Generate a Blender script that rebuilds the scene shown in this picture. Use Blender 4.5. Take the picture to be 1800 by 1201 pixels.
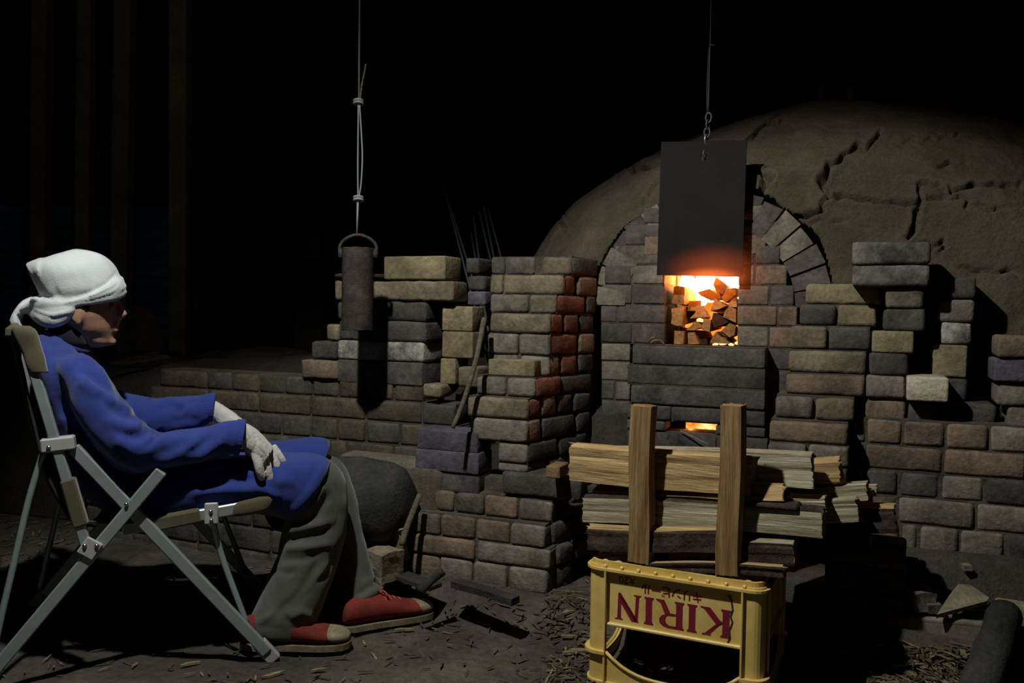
import bpy, bmesh, math, random
import numpy as np
from mathutils import Vector, Matrix, noise

random.seed(7)
rng = np.random.default_rng(7)
for o in list(bpy.data.objects):
    bpy.data.objects.remove(o)
scene = bpy.context.scene
COL = scene.collection
R = math.radians

# ------------------------------------------------------------------ camera
F_PX, W_PX, H_PX = 1500.0, 1800.0, 1201.0
CAM = np.array([0.0, 0.0, 0.95])
PITCH, ROLL = math.atan(60.5 / F_PX), 0.0145
FWD = np.array([0, math.cos(PITCH), -math.sin(PITCH)])
UP0 = np.array([0, math.sin(PITCH), math.cos(PITCH)])
X0 = np.array([1.0, 0, 0])
SR = math.cos(ROLL) * X0 + math.sin(ROLL) * UP0
SU = -math.sin(ROLL) * X0 + math.cos(ROLL) * UP0
cd = bpy.data.cameras.new('camera')
cd.sensor_width = 36.0
cd.lens = F_PX / W_PX * 36.0
cd.clip_start = 0.02
cam = bpy.data.objects.new('camera', cd)
COL.objects.link(cam)
M = Matrix(((SR[0], SU[0], -FWD[0], CAM[0]), (SR[1], SU[1], -FWD[1], CAM[1]),
            (SR[2], SU[2], -FWD[2], CAM[2]), (0, 0, 0, 1)))
cam.matrix_world = M
scene.camera = cam

# ------------------------------------------------------------------ light
world = bpy.data.worlds.new('night')
scene.world = world
world.use_nodes = True
bg = world.node_tree.nodes['Background']
bg.inputs[0].default_value = (0.95, 1.0, 1.0, 1)
bg.inputs[1].default_value = 0.0019
vs = scene.view_settings
vs.view_transform = 'Standard'
vs.look = 'None'
vs.exposure = 0.0
vs.gamma = 1.0
vs.use_curve_mapping = False


def aim(o, loc, target):
    o.location = loc
    d = Vector(target) - Vector(loc)
    o.rotation_euler = d.to_track_quat('-Z', 'Y').to_euler()


LAMP = (-0.62, 1.38, 2.50)
ld = bpy.data.lights.new('work_lamp', 'SPOT')
ld.energy = 185
ld.color = (0.98, 1.0, 0.95)
ld.spot_size = R(112)
ld.spot_blend = 0.52
ld.shadow_soft_size = 0.035
lo = bpy.data.objects.new('work_lamp', ld)
COL.objects.link(lo)
aim(lo, LAMP, (0.08, 1.92, 0.0))
sp_ = bpy.data.lights.new('work_lamp_shade_spill', 'POINT')
sp_.energy = 9.0
sp_.color = (1.0, 0.95, 0.82)
sp_.shadow_soft_size = 0.06
so_ = bpy.data.objects.new('work_lamp_shade_spill', sp_)
COL.objects.link(so_)
so_.location = LAMP

# ------------------------------------------------------------------ geometry helpers


def ray(px, py):
    return FWD + (px - W_PX / 2) / F_PX * SR - (py - H_PX / 2) / F_PX * SU


def at_depth(px, py, Y):
    d = ray(px, py)
    return CAM + d * (Y / d[1])


def at_z(px, py, z=0.0):
    d = ray(px, py)
    return CAM + d * ((z - CAM[2]) / d[2])


def vhit(px, py, p0, dr):
    """pixel ray against the upright plane through p0 along dr -> (s, z, xyz)"""
    d = ray(px, py)
    A = np.array([[d[0], -dr[0]], [d[1], -dr[1]]])
    t, s = np.linalg.solve(A, np.array([p0[0] - CAM[0], p0[1] - CAM[1]]))
    P = CAM + d * t
    return s, P[2], P


def project(V):
    V = np.asarray(V) - CAM
    dep = V @ FWD
    return np.stack([W_PX / 2 + F_PX * (V @ SR) / dep, H_PX / 2 - F_PX * (V @ SU) / dep], 1)


def dir2(deg):
    return np.array([math.cos(R(deg)), math.sin(R(deg))])


# ------------------------------------------------------------------ objects
WLOC = {}


def empty(name, loc, label=None, cat=None, group=None, kind=None, parent=None):
    o = bpy.data.objects.new(name, None)
    COL.objects.link(o)
    o.empty_display_size = 0.1
    WLOC[o.name] = np.array(loc, float)
    if parent:
        o.parent = parent
        o.location = WLOC[o.name] - WLOC[parent.name]
    else:
        o.location = loc
    tag(o, label, cat, group, kind)
    return o


def tag(o, label=None, cat=None, group=None, kind=None):
    if label: o['label'] = label
    if cat: o['category'] = cat
    if group: o['group'] = group
    if kind: o['kind'] = kind
    return o


def mesh_obj(name, verts, faces, mat, parent=None, smooth=False, base=None, **kw):
    """one mesh object from world-space geometry, its origin at the bottom centre"""
    V = np.asarray(verts, float)
    c = base if base is not None else np.array([V[:, 0].mean(), V[:, 1].mean(), V[:, 2].min()])
    me = bpy.data.meshes.new(name)
    me.from_pydata([tuple(v) for v in (V - c)], [], [tuple(f) for f in faces])
    mats = mat if isinstance(mat, (list, tuple)) else [mat]
    for m in mats:
        me.materials.append(m)
    if smooth:
        me.polygons.foreach_set('use_smooth', [True] * len(me.polygons))
    me.update()
    o = bpy.data.objects.new(name, me)
    COL.objects.link(o)
    WLOC[o.name] = np.array(c, float)
    if parent:
        o.parent = parent
        o.location = WLOC[o.name] - WLOC[parent.name]
    else:
        o.location = c
    tag(o, **kw)
    return o


class MB:
    """collects world-space shells"""

    def __init__(s):
        s.v, s.f, s.mi = [], [], []

    def add(s, V, F, mi=0):
        n = len(s.v)
        s.v += [tuple(v) for v in V]
        s.f += [tuple(i + n for i in f) for f in F]
        s.mi += [mi] * len(F)
        return s

    def build(s, name, mat, parent=None, smooth=False, **kw):
        o = mesh_obj(name, s.v, s.f, mat, parent, smooth, **kw)
        o.data.polygons.foreach_set('material_index', s.mi)
        return o


BOXF = [(0, 3, 2, 1), (4, 5, 6, 7), (0, 1, 5, 4), (1, 2, 6, 5), (2, 3, 7, 6), (3, 0, 4, 7)]


def box_axes(c, ax, ay, az):
    """box from centre and three half-axis vectors"""
    c, ax, ay, az = map(np.asarray, (c, ax, ay, az))
    V = [c + sx * ax + sy * ay + sz * az for sz in (-1, 1) for sx, sy in ((-1, -1), (1, -1), (1, 1), (-1, 1))]
    return V, BOXF


def bevel_box(c, ax, ay, az, r=0.004, seg=1):
    bm = bmesh.new()
    lx, ly, lz = (np.linalg.norm(a) for a in (ax, ay, az))
    bmesh.ops.create_cube(bm, size=2)
    for v in bm.verts:
        v.co = Vector((v.co.x * lx, v.co.y * ly, v.co.z * lz))
    r = min(r, .45 * 2 * min(lx, ly, lz))
    bmesh.ops.bevel(bm, geom=list(bm.edges), offset=r, segments=seg, affect='EDGES', profile=.5)
    bm.verts.index_update()
    Mx = np.stack([np.asarray(ax) / lx, np.asarray(ay) / ly, np.asarray(az) / lz], 1)
    V = [Mx @ np.array(v.co) + np.asarray(c) for v in bm.verts]
    Fs = [tuple(v.index for v in f.verts) for f in bm.faces]
    bm.free()
    return V, Fs


def bar(p, q, wid, thick, side, r=.003):
    """flat bar from p to q; `side` is the thin direction"""
    p, q = np.asarray(p, float), np.asarray(q, float)
    d = q - p
    L = np.linalg.norm(d)
    d /= L
    s = np.asarray(side, float)
    s = s - d * (s @ d)
    s /= np.linalg.norm(s)
    t = np.cross(d, s)
    return bevel_box((p + q) / 2, d * L / 2, t * wid / 2, s * thick / 2, r)


def frame(d):
    d = np.asarray(d, float) / np.linalg.norm(d)
    a = np.array([0, 0, 1.0]) if abs(d[2]) < .9 else np.array([1.0, 0, 0])
    x = np.cross(a, d)
    x /= np.linalg.norm(x)
    return x, np.cross(d, x)


def tube(pts, rad, n=10, closed=False):
    pts = [np.asarray(p, float) for p in pts]
    m = len(pts)
    rads = rad if isinstance(rad, (list, tuple, np.ndarray)) else [rad] * m
    V, Fs = [], []
    px = None
    for i in range(m):
        a = pts[(i - 1) % m] if (closed or i > 0) else pts[i]
        b = pts[(i + 1) % m] if (closed or i < m - 1) else pts[i]
        d = b - a
        d /= np.linalg.norm(d) + 1e-12
        if px is None:
            x, y = frame(d)
        else:
            x = px - d * (px @ d)
            x /= np.linalg.norm(x)
            y = np.cross(d, x)
        px = x
        for k in range(n):
            t = 2 * math.pi * k / n
            V.append(pts[i] + rads[i] * (math.cos(t) * x + math.sin(t) * y))
    for i in range(m if closed else m - 1):
        j = (i + 1) % m
        for k in range(n):
            k2 = (k + 1) % n
            Fs.append((i * n + k, i * n + k2, j * n + k2, j * n + k))
    if not closed:
        Fs.append(tuple(range(n))[::-1])
        Fs.append(tuple((m - 1) * n + k for k in range(n)))
    return V, Fs


def loft(rings, n=28, power=2.0):
    """rings: (centre, half-axis a, half-axis b)"""
    V, Fs = [], []
    for c, a, b in rings:
        for k in range(n):
            t = 2 * math.pi * k / n
            ct, st = math.cos(t), math.sin(t)
            e = 2 / power
            V.append(np.asarray(c) + math.copysign(abs(ct) ** e, ct) * np.asarray(a) + math.copysign(abs(st) ** e, st) * np.asarray(b))
    m = len(rings)
    for i in range(m - 1):
        for k in range(n):
            k2 = (k + 1) % n
            Fs.append((i * n + k, i * n + k2, (i + 1) * n + k2, (i + 1) * n + k))
    Fs.append(tuple(range(n))[::-1])
    Fs.append(tuple((m - 1) * n + k for k in range(n)))
    return V, Fs


def ellipsoid(c, a, b, d, n=20, m=12):
    rings = []
    for i in range(m + 1):
        t = -math.pi / 2 + math.pi * (i + .01) / (m + .02)
        rings.append((np.asarray(c) + math.sin(t) * np.asarray(d), math.cos(t) * np.asarray(a), math.cos(t) * np.asarray(b)))
    return loft(rings, n)


def curve_pts(pts, n=8):
    """Catmull-Rom through points"""
    P = [np.asarray(p, float) for p in pts]
    P = [2 * P[0] - P[1]] + P + [2 * P[-1] - P[-2]]
    out = []
    for i in range(1, len(P) - 2):
        for k in range(n):
            t = k / n
            a, b, c, d = P[i - 1], P[i], P[i + 1], P[i + 2]
            out.append(.5 * (2 * b + (c - a) * t + (2 * a - 5 * b + 4 * c - d) * t * t + (3 * b - a - 3 * c + d) * t ** 3))
    out.append(P[-2])
    return out


def lathe(c, prof, n=28, axis=(0, 0, 1)):
    """prof: (radius, height along axis)"""
    ax = np.asarray(axis, float) / np.linalg.norm(axis)
    x, y = frame(ax)
    rings = [(np.asarray(c) + ax * h, x * max(r, 1e-4), y * max(r, 1e-4)) for r, h in prof]
    return loft(rings, n)


def prism(poly, d0, d1, offset=None):
    """polygon of 3D points from poly+d0 to poly+d1"""
    P = [np.asarray(p, float) for p in poly]
    n = len(P)
    V = [p + np.asarray(d0) for p in P] + [p + np.asarray(d1) for p in P]
    Fs = [tuple(range(n)), tuple(range(2 * n - 1, n - 1, -1))]
    Fs += [(i, i + n, (i + 1) % n + n, (i + 1) % n) for i in range(n)]
    return V, Fs


def remesh(mb, voxel, smooth_it=6, fac=.5):
    me = bpy.data.meshes.new('tmp')
    me.from_pydata(mb.v, [], mb.f)
    bm = bmesh.new()
    bm.from_mesh(me)
    bmesh.ops.recalc_face_normals(bm, faces=bm.faces)
    bm.to_mesh(me)
    bm.free()
    o = bpy.data.objects.new('tmp', me)
    COL.objects.link(o)
    r = o.modifiers.new('r', 'REMESH')
    r.mode = 'VOXEL'
    r.voxel_size = voxel
    if smooth_it:
        s = o.modifiers.new('s', 'SMOOTH')
        s.factor = fac
        s.iterations = smooth_it
    dg = bpy.context.evaluated_depsgraph_get()
    ev = o.evaluated_get(dg)
    m2 = ev.to_mesh()
    n = len(m2.vertices)
    co = np.empty(n * 3)
    no = np.empty(n * 3)
    m2.vertices.foreach_get('co', co)
    m2.vertices.foreach_get('normal', no)
    Fs = [tuple(p.vertices) for p in m2.polygons]
    ev.to_mesh_clear()
    bpy.data.objects.remove(o)
    bpy.data.meshes.remove(me)
    return co.reshape(-1, 3), no.reshape(-1, 3), Fs


def seg_dist(P, poly):
    """distance of 2D points P to a polyline, and the parameter along it 0..1"""
    poly = np.asarray(poly, float)
    best = np.full(len(P), 1e9)
    par = np.zeros(len(P))
    n = len(poly) - 1
    for i in range(n):
        a, b = poly[i], poly[i + 1]
        ab = b - a
        t = np.clip(((P - a) @ ab) / (ab @ ab + 1e-9), 0, 1)
        d = np.linalg.norm(P - (a + t[:, None] * ab), axis=1)
        m = d < best
        best[m] = d[m]
        par[m] = (i + t[m]) / n
    return best, par


def sculpt(V, N, lines, faces=None, gain=1.5, cap=.0065, relax=2, wide=1.0):
    """push the camera-side surface along its normals beside polylines: (points, sigma px, height m)"""
    P = project(V)
    vis = ((V - CAM) * N).sum(1) < 0
    D = np.zeros(len(V))
    for pts, sig, h in lines:
        if sig > 2.5: sig *= wide
        d, t = seg_dist(P, pts)
        fade = np.clip(np.minimum(t, 1 - t) * 8, 0.25, 1)
        h = max(-.0023 * sig, min(.0023 * sig, h * gain))
        D += np.where(vis, h * np.exp(-(d / sig) ** 2) * fade, 0)
    D = np.where(D < 0, .55 * cap * np.tanh(D / (.55 * cap)), cap * np.tanh(D / cap))
    V = V + N * D[:, None]
    if faces is not None:
        q = np.array([f for f in faces if len(f) == 4])
        for _ in range(relax):
            S_ = np.zeros_like(V)
            C_ = np.zeros(len(V))
            for i in range(4):
                a_, b_ = q[:, i], q[:, (i + 1) % 4]
                np.add.at(S_, a_, V[b_])
                np.add.at(C_, a_, 1)
                np.add.at(S_, b_, V[a_])
                np.add.at(C_, b_, 1)
            V = .5 * V + .5 * S_ / np.maximum(C_, 1)[:, None]
    return V


def vnoise(V, scale, amp, N=None, seed=0.0):
    out = np.array([noise.noise(Vector(v) * scale + Vector((seed, seed * 1.7, -seed))) for v in V]) * amp
    return out if N is None else V + N * out[:, None]


# ------------------------------------------------------------------ materials
def nodes_mat(name, rough=.85, metallic=0.0):
    m = bpy.data.materials.new(name)
    m.use_nodes = True
    nt = m.node_tree
    b = nt.nodes['Principled BSDF']
    b.inputs['Roughness'].default_value = rough
    b.inputs['Metallic'].default_value = metallic
    b.inputs['Specular IOR Level'].default_value = .25
    return m, nt, b


def rgb(h):
    """sRGB 0-255 triple -> linear"""
    return tuple(((c / 255) / 12.92 if c / 255 <= .04045 else ((c / 255 + .055) / 1.055) ** 2.4) for c in h) + (1,)


def coords(nt, scale=(1, 1, 1), jitter=True, kind='Object'):
    tc = nt.nodes.new('ShaderNodeTexCoord')
    mp = nt.nodes.new('ShaderNodeMapping')
    mp.inputs['Scale'].default_value = scale
    nt.links.new(tc.outputs[kind], mp.inputs['Vector'])
    if jitter:
        oi = nt.nodes.new('ShaderNodeObjectInfo')
        ml = nt.nodes.new('ShaderNodeMath')
        ml.operation = 'MULTIPLY'
        ml.inputs[1].default_value = 37.0
        nt.links.new(oi.outputs['Random'], ml.inputs[0])
        cx = nt.nodes.new('ShaderNodeCombineXYZ')
        for i in range(3):
            nt.links.new(ml.outputs[0], cx.inputs[i])
        nt.links.new(cx.outputs[0], mp.inputs['Location'])
    return mp.outputs[0]


def noise_tex(nt, vec, scale, detail=6, rough=.6):
    n = nt.nodes.new('ShaderNodeTexNoise')
    n.inputs['Scale'].default_value = scale
    n.inputs['Detail'].default_value = detail
    n.inputs['Roughness'].default_value = rough
    nt.links.new(vec, n.inputs['Vector'])
    return n.outputs['Fac']


def ramp(nt, fac, stops):
    r = nt.nodes.new('ShaderNodeValToRGB')
    e = r.color_ramp.elements
    e[0].position, e[0].color = stops[0]
    e[1].position, e[1].color = stops[1]
    for p, c in stops[2:]:
        x = e.new(p)
        x.color = c
    nt.links.new(fac, r.inputs[0])
    return r.outputs[0]


def mixc(nt, fac, a, b, mode='MIX'):
    n = nt.nodes.new('ShaderNodeMix')
    n.data_type = 'RGBA'
    n.blend_type = mode
    for sock, v in ((n.inputs[0], fac), (n.inputs[6], a), (n.inputs[7], b)):
        if isinstance(v, (int, float)):
            sock.default_value = v
        elif isinstance(v, tuple):
            sock.default_value = v
        else:
            nt.links.new(v, sock)
    return n.outputs[2]


def bump(nt, b, h, strength=.5, dist=.004):
    n = nt.nodes.new('ShaderNodeBump')
    n.inputs['Strength'].default_value = strength
    n.inputs['Distance'].default_value = dist
    nt.links.new(h, n.inputs['Height'])
    nt.links.new(n.outputs[0], b.inputs['Normal'])


def dirty(name, c1, c2, stain=None, stain_amt=.35, scale=14, rough=.92, bs=.9, bd=.008, grain=70):
    m, nt, b = nodes_mat(name, rough)
    v = coords(nt)
    f = noise_tex(nt, v, scale, 8, .65)
    col = ramp(nt, f, [(.32, rgb(c1)), (.68, rgb(c2))])
    if stain:
        s = noise_tex(nt, v, scale * .55, 5, .7)
        sf = ramp(nt, s, [(1 - stain_amt - .12, (0, 0, 0, 1)), (1 - stain_amt + .1, (1, 1, 1, 1))])
        col = mixc(nt, sf, col, rgb(stain))
    pt = noise_tex(nt, v, scale * .4, 3, .5)
    col = mixc(nt, .8, col, ramp(nt, pt, [(.3, (.55, .54, .53, 1)), (.55, (1, 1, 1, 1)), (.75, (1.25, 1.22, 1.16, 1))]), 'MULTIPLY')
    sp = noise_tex(nt, v, grain, 4, .7)
    col = mixc(nt, .55, col, ramp(nt, sp, [(.3, (.2, .2, .2, 1)), (.7, (1, 1, 1, 1))]), 'MULTIPLY')
    nt.links.new(col, b.inputs['Base Color'])
    h = mixc(nt, .5, f, sp)
    bump(nt, b, h, bs, bd)
    return m


MT = {
    'grey': dirty('brick_grey', (106, 100, 89), (148, 139, 124), (74, 69, 61)),
    'tan': dirty('brick_tan', (112, 101, 83), (148, 134, 110), (82, 75, 65)),
    'dark': dirty('brick_dark', (64, 62, 58), (98, 94, 88), (132, 125, 114), .25),
    'red': dirty('brick_firelight_red', (108, 68, 56), (140, 92, 76), (78, 58, 52)),  # red tone stands in for firelight on the pier flank
    'brown': dirty('brick_brown', (110, 94, 79), (144, 124, 105), (74, 67, 61)),
    'purple': dirty('brick_purple', (82, 79, 90), (112, 106, 116), (150, 148, 150), .15),
    'yellow': dirty('brick_yellow', (126, 114, 86), (164, 150, 116), (92, 82, 64), .28),
    'white': dirty('brick_white', (84, 82, 78), (110, 108, 102), (196, 192, 176), .5),
    'block': dirty('brick_block', (76, 74, 70), (128, 124, 116), (44, 43, 42), .42),
    'pale': dirty('brick_pale', (170, 160, 142), (206, 198, 182), (146, 92, 46), .45, scale=9),
    'soot': dirty('brick_soot', (74, 70, 68), (108, 103, 98), (34, 32, 32), .36),
    'umber': dirty('brick_umber', (78, 69, 57), (106, 94, 78), (58, 52, 44)),
    'moss': dirty('brick_moss', (76, 72, 58), (100, 94, 74), (56, 52, 42)),
    'clayface': dirty('clay_face_brick', (78, 72, 68), (108, 101, 95), (60, 56, 54), .35, bs=.9, bd=.008),
}
M_mortar = dirty('mortar', (72, 67, 59), (100, 93, 82), None, scale=22, bs=1, bd=.01)
M_clay = dirty('dome_clay', (76, 66, 54), (106, 93, 76), (62, 54, 46), .3, scale=5, bs=.7, bd=.012, grain=120)
M_ground = dirty('packed_earth', (74, 68, 60), (112, 104, 92), (54, 50, 45), .42, scale=3.2, bs=1.0, bd=.02, grain=55)
M_mud = dirty('dry_mud', (92, 86, 74), (122, 114, 100), None, scale=8, bs=.8, bd=.01)
M_tile = dirty('glazed_tile', (106, 100, 92), (140, 130, 116), (120, 70, 58), .35, rough=.55, bs=.3)
M_stone = dirty('broken_brick', (118, 106, 86), (152, 140, 116), (64, 58, 50), .3, bs=.9, bd=.01)
M_char = dirty('charred_bark', (46, 45, 43), (72, 70, 66), (30, 29, 28), .3, scale=9, bs=.9, bd=.012)
M_postwood = dirty('old_post', (92, 82, 60), (124, 110, 82), None, scale=6)
M_bank = dirty('dimmed_bank_earth', (50, 46, 40), (72, 66, 57), None, scale=5, bs=1, bd=.02)  # earth colour darkened to stand in for the dimness behind the wall
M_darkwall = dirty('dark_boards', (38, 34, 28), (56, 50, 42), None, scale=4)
M_plate = dirty('iron_door', (19, 16, 16), (28, 24, 24), (14, 12, 12), .3, scale=9, rough=.8, bs=.4, bd=.003, grain=140)
M_rust = dirty('rusty_disc', (74, 62, 48), (104, 88, 66), None, rough=.7)
M_teal = dirty('corrugated_teal', (26, 92, 104), (40, 116, 128), None, scale=5, rough=.6, bs=.1)


def wood(name, c1, c2, c3, axis_scale=(1.5, 26, 26), bs=.8):
    m, nt, b = nodes_mat(name, .8)
    v = coords(nt, axis_scale)
    f = noise_tex(nt, v, 3.0, 9, .72)
    g = noise_tex(nt, v, 9.0, 6, .7)
    col = ramp(nt, f, [(.28, rgb(c1)), (.5, rgb(c2)), (.74, rgb(c3))])
    col = mixc(nt, .4, col, ramp(nt, g, [(.35, (.35, .3, .25, 1)), (.62, (1, 1, 1, 1))]), 'MULTIPLY')
    nt.links.new(col, b.inputs['Base Color'])
    bump(nt, b, mixc(nt, .5, f, g), bs, .010)
    return m


M_split = wood('split_wood', (118, 86, 52), (190, 158, 108), (220, 196, 150))
M_weather = wood('weathered_split_wood', (84, 74, 58), (168, 156, 128), (214, 206, 184))
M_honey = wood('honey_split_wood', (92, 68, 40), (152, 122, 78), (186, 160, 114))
M_bark = dirty('bark', (52, 42, 34), (84, 68, 56), (36, 30, 26), .4, scale=18, bs=1, bd=.012)
M_end = dirty('sawn_end', (120, 92, 62), (168, 134, 94), (84, 62, 44), .3, scale=20)
M_chip = wood('wood_chip', (88, 77, 57), (142, 126, 96), (186, 170, 136), (4, 30, 30))
M_stick = wood('dry_stick', (74, 66, 54), (104, 94, 78), (128, 116, 98))


def cloth(name, c1, c2, rough=.9, weave=420, bs=.25, sheen=.2, big=9, bigd=.0):
    m, nt, b = nodes_mat(name, rough)
    v = coords(nt, jitter=False)
    f = noise_tex(nt, v, big, 5, .6)
    nt.links.new(ramp(nt, f, [(.3, rgb(c1)), (.7, rgb(c2))]), b.inputs['Base Color'])
    g = noise_tex(nt, v, weave, 2, .5)
    bump(nt, b, g, bs, .0016)
    b.inputs['Sheen Weight'].default_value = sheen
    b.inputs['Sheen Roughness'].default_value = .5
    b.inputs['Specular IOR Level'].default_value = .15
    return m


M_blue = cloth('blue_cotton', (33, 47, 108), (44, 60, 126))
M_trouser = cloth('grey_green_cotton', (66, 66, 60), (82, 82, 75))
M_towel = cloth('white_towelling', (172, 176, 177), (194, 197, 196), weave=260, bs=.5, sheen=.3)
M_glove = cloth('white_knit_glove', (168, 165, 158), (192, 189, 182), weave=150, bs=.7, sheen=.4)
M_shoe = dirty('red_canvas', (118, 44, 36), (140, 58, 46), (86, 40, 32), .25, scale=16, bs=.3, bd=.002, grain=240)
M_rubber = dirty('cream_rubber', (116, 106, 84), (150, 138, 110), (84, 74, 58), .3, scale=18, rough=.7, bs=.2)
M_lace = cloth('red_lace', (168, 60, 44), (190, 76, 58))
M_olive = cloth('olive_canvas', (70, 66, 48), (88, 82, 62), weave=300)
M_blackmesh = cloth('black_mesh', (26, 26, 22), (38, 37, 32), weave=240, bs=.8)


def skin_mat():
    m, nt, b = nodes_mat('skin', .55)
    v = coords(nt, jitter=False)
    f = noise_tex(nt, v, 26, 6, .65)
    nt.links.new(ramp(nt, f, [(.3, rgb((138, 104, 85))), (.7, rgb((166, 130, 107)))]), b.inputs['Base Color'])
    b.inputs['Subsurface Weight'].default_value = .12
    b.inputs['Subsurface Radius'].default_value = (.01, .004, .002)
    bump(nt, b, noise_tex(nt, v, 180, 4), .25, .0015)
    return m


M_skin = skin_mat()


def plain(name, c, rough=.5, metallic=0., spec=.4):
    m, nt, b = nodes_mat(name, rough, metallic)
    v = coords(nt)
    f = noise_tex(nt, v, 30, 5, .6)
    lo_ = tuple(x * .86 for x in rgb(c)[:3]) + (1,)
    nt.links.new(ramp(nt, f, [(.3, lo_), (.7, rgb(c))]), b.inputs['Base Color'])
    b.inputs['Specular IOR Level'].default_value = spec
    return m


M_alu = plain('brushed_aluminium', (156, 170, 168), .42, .5)
M_bracket = plain('grey_plastic_bracket', (160, 158, 156), .5)
M_bolt = plain('steel_bolt', (190, 192, 192), .25, 1.)
M_steel = plain('steel_wire', (150, 156, 154), .35, .8)
M_cord = plain('grey_cord', (116, 122, 120), .6)
M_darkcord = plain('dark_wire', (78, 76, 74), .5, .4)
M_windrope = dirty('wound_rope', (58, 51, 46), (84, 75, 66), None, scale=30, bs=.6)
M_black = plain('black_rubber', (24, 23, 22), .7)
M_hair = plain('dark_hair', (30, 26, 24), .6)
M_eye = plain('eye', (120, 104, 92), .3)
M_bamboo = plain('bamboo', (44, 52, 56), .5)


def crate_mat():
    m, nt, b = nodes_mat('yellow_crate_plastic', .42)
    v = coords(nt)
    f = noise_tex(nt, v, 9, 6, .65)
    col = ramp(nt, f, [(.3, rgb((200, 166, 82))), (.7, rgb((226, 198, 122)))])
    s = noise_tex(nt, coords(nt, (60, 60, 9)), 1.0, 3, .6)
    col = mixc(nt, ramp(nt, s, [(.70, (0, 0, 0, 1)), (.74, (1, 1, 1, 1))]), col, rgb((226, 220, 196)))
    d = noise_tex(nt, v, 22, 5, .7)
    col = mixc(nt, ramp(nt, d, [(.66, (0, 0, 0, 1)), (.8, (.7, .7, .7, 1))]), col, rgb((110, 92, 56)))
    nt.links.new(col, b.inputs['Base Color'])
    b.inputs['Specular IOR Level'].default_value = .4
    bump(nt, b, f, .15, .003)
    return m


M_crate = crate_mat()
M_print = plain('crimson_print', (126, 26, 48), .5)
M_printpale = plain('pale_print', (196, 150, 84), .5)
M_ring = plain('worn_cream_ring', (216, 204, 166), .6)


def emis(name, stops, scale, strength, vec=(1, 1, 1)):
    m = bpy.data.materials.new(name)
    m.use_nodes = True
    nt = m.node_tree
    nt.nodes.remove(nt.nodes['Principled BSDF'])
    out = nt.nodes['Material Output']
    e = nt.nodes.new('ShaderNodeEmission')
    v = coords(nt, vec, jitter=False)
    f = noise_tex(nt, v, scale, 5, .6)
    nt.links.new(ramp(nt, f, stops), e.inputs[0])
    e.inputs[1].default_value = strength
    nt.links.new(e.outputs[0], out.inputs[0])
    return m


M_flame = emis('flame', [(.26, (1, .36, .06, 1)), (.42, (1, .66, .25, 1)), (.56, (1, .88, .6, 1))], 9, 6.0)
M_flamelow = emis('low_flame', [(.30, (.75, .10, .008, 1)), (.50, (1, .24, .025, 1)), (.66, (1, .50, .12, 1))], 16, 1.4)
M_ember = emis('ember', [(.35, (.9, .10, .01, 1)), (.52, (1, .34, .05, 1)), (.68, (1, .70, .30, 1))], 18, 1.7)

# ------------------------------------------------------------------ frames of the place
PHI = 22.0
E1 = dir2(-PHI)
E2 = dir2(90 - PHI)
KO = at_depth(1235, 545, 2.88)[:2]
KN = -E2


def kp(u, w, z=0.0):
    p = KO + u * E1 + w * E2
    return np.array([p[0], p[1], z])


E13, E23, EZ = np.array([*E1, 0]), np.array([*E2, 0]), np.array([0, 0, 1.0])


def kh(px, py, w=0.0):
    return vhit(px, py, KO + w * E2, E1)


# ------------------------------------------------------------------ ground
PIER_FOOT = at_depth(960, 1040, 2.50)[:2]


def ground_h(x, y):
    h = 0.0
    # mound along the foot of the stepped pier and the kiln mouth
    u = (x - KO[0]) * E1[0] + (y - KO[1]) * E1[1]
    w = (x - KO[0]) * E2[0] + (y - KO[1]) * E2[1]
    h += .078 * sm(w, -.63, -.50) * sm(u, -1.15, -.8)
    # ash heap below the right-hand wall
    h += (.06 * sm(w, -1.25, -.95) + .16 * sm(w, -.46, -.31)) * sm(u, .46, .62)
    return h


def sm(x, a, b):
    t = min(1, max(0, (x - a) / (b - a)))
    return t * t * (3 - 2 * t)


def ground_z(x, y):
    z = ground_h(x, y)
    z += .010 * noise.noise(Vector((x * 3.1, y * 3.1, 0))) + .005 * noise.noise(Vector((x * 11, y * 11, 3)))
    return z + .003 * noise.noise(Vector((x * 33, y * 33, 9))) - .006


def ground_hit(px, py):
    z = 0.0
    for _ in range(6):
        g = at_z(px, py, z)
        z = .5 * z + .5 * ground_z(g[0], g[1])
    return at_z(px, py, z)


def build_ground():
    xs = np.concatenate([np.linspace(-6, -2, 14)[:-1], np.linspace(-2, 2, 190), np.linspace(2, 5, 12)[1:]])
    ys = np.concatenate([np.linspace(-2, 1.3, 10)[:-1], np.linspace(1.3, 3.4, 110), np.linspace(3.4, 7.5, 22)[1:]])
    V = []
    for y in ys:
        for x in xs:
            V.append((x, y, ground_z(x, y)))
    nx = len(xs)
    Fs = [(j * nx + i, j * nx + i + 1, (j + 1) * nx + i + 1, (j + 1) * nx + i) for j in range(len(ys) - 1) for i in range(nx - 1)]
    return mesh_obj('floor', V, Fs, M_ground, smooth=True, base=np.array([0, 2.5, 0]), kind='structure',
                    label='trodden dark earth floor of the kiln shed', cat='floor')


build_ground()

# shed shell, far back in the dark
mb = MB()
mb.add(*box_axes((0, 7.2, 2.0), (7, 0, 0), (0, .05, 0), (0, 0, 2.3)))
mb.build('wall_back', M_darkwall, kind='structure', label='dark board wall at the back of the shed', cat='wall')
mb = MB()
mb.add(*box_axes((4.6, 3.0, 2.0), (.05, 0, 0), (0, 4.3, 0), (0, 0, 2.3)))
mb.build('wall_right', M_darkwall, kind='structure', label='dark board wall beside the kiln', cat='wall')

# ------------------------------------------------------------------ bricks
BR_CACHE = {}


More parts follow.
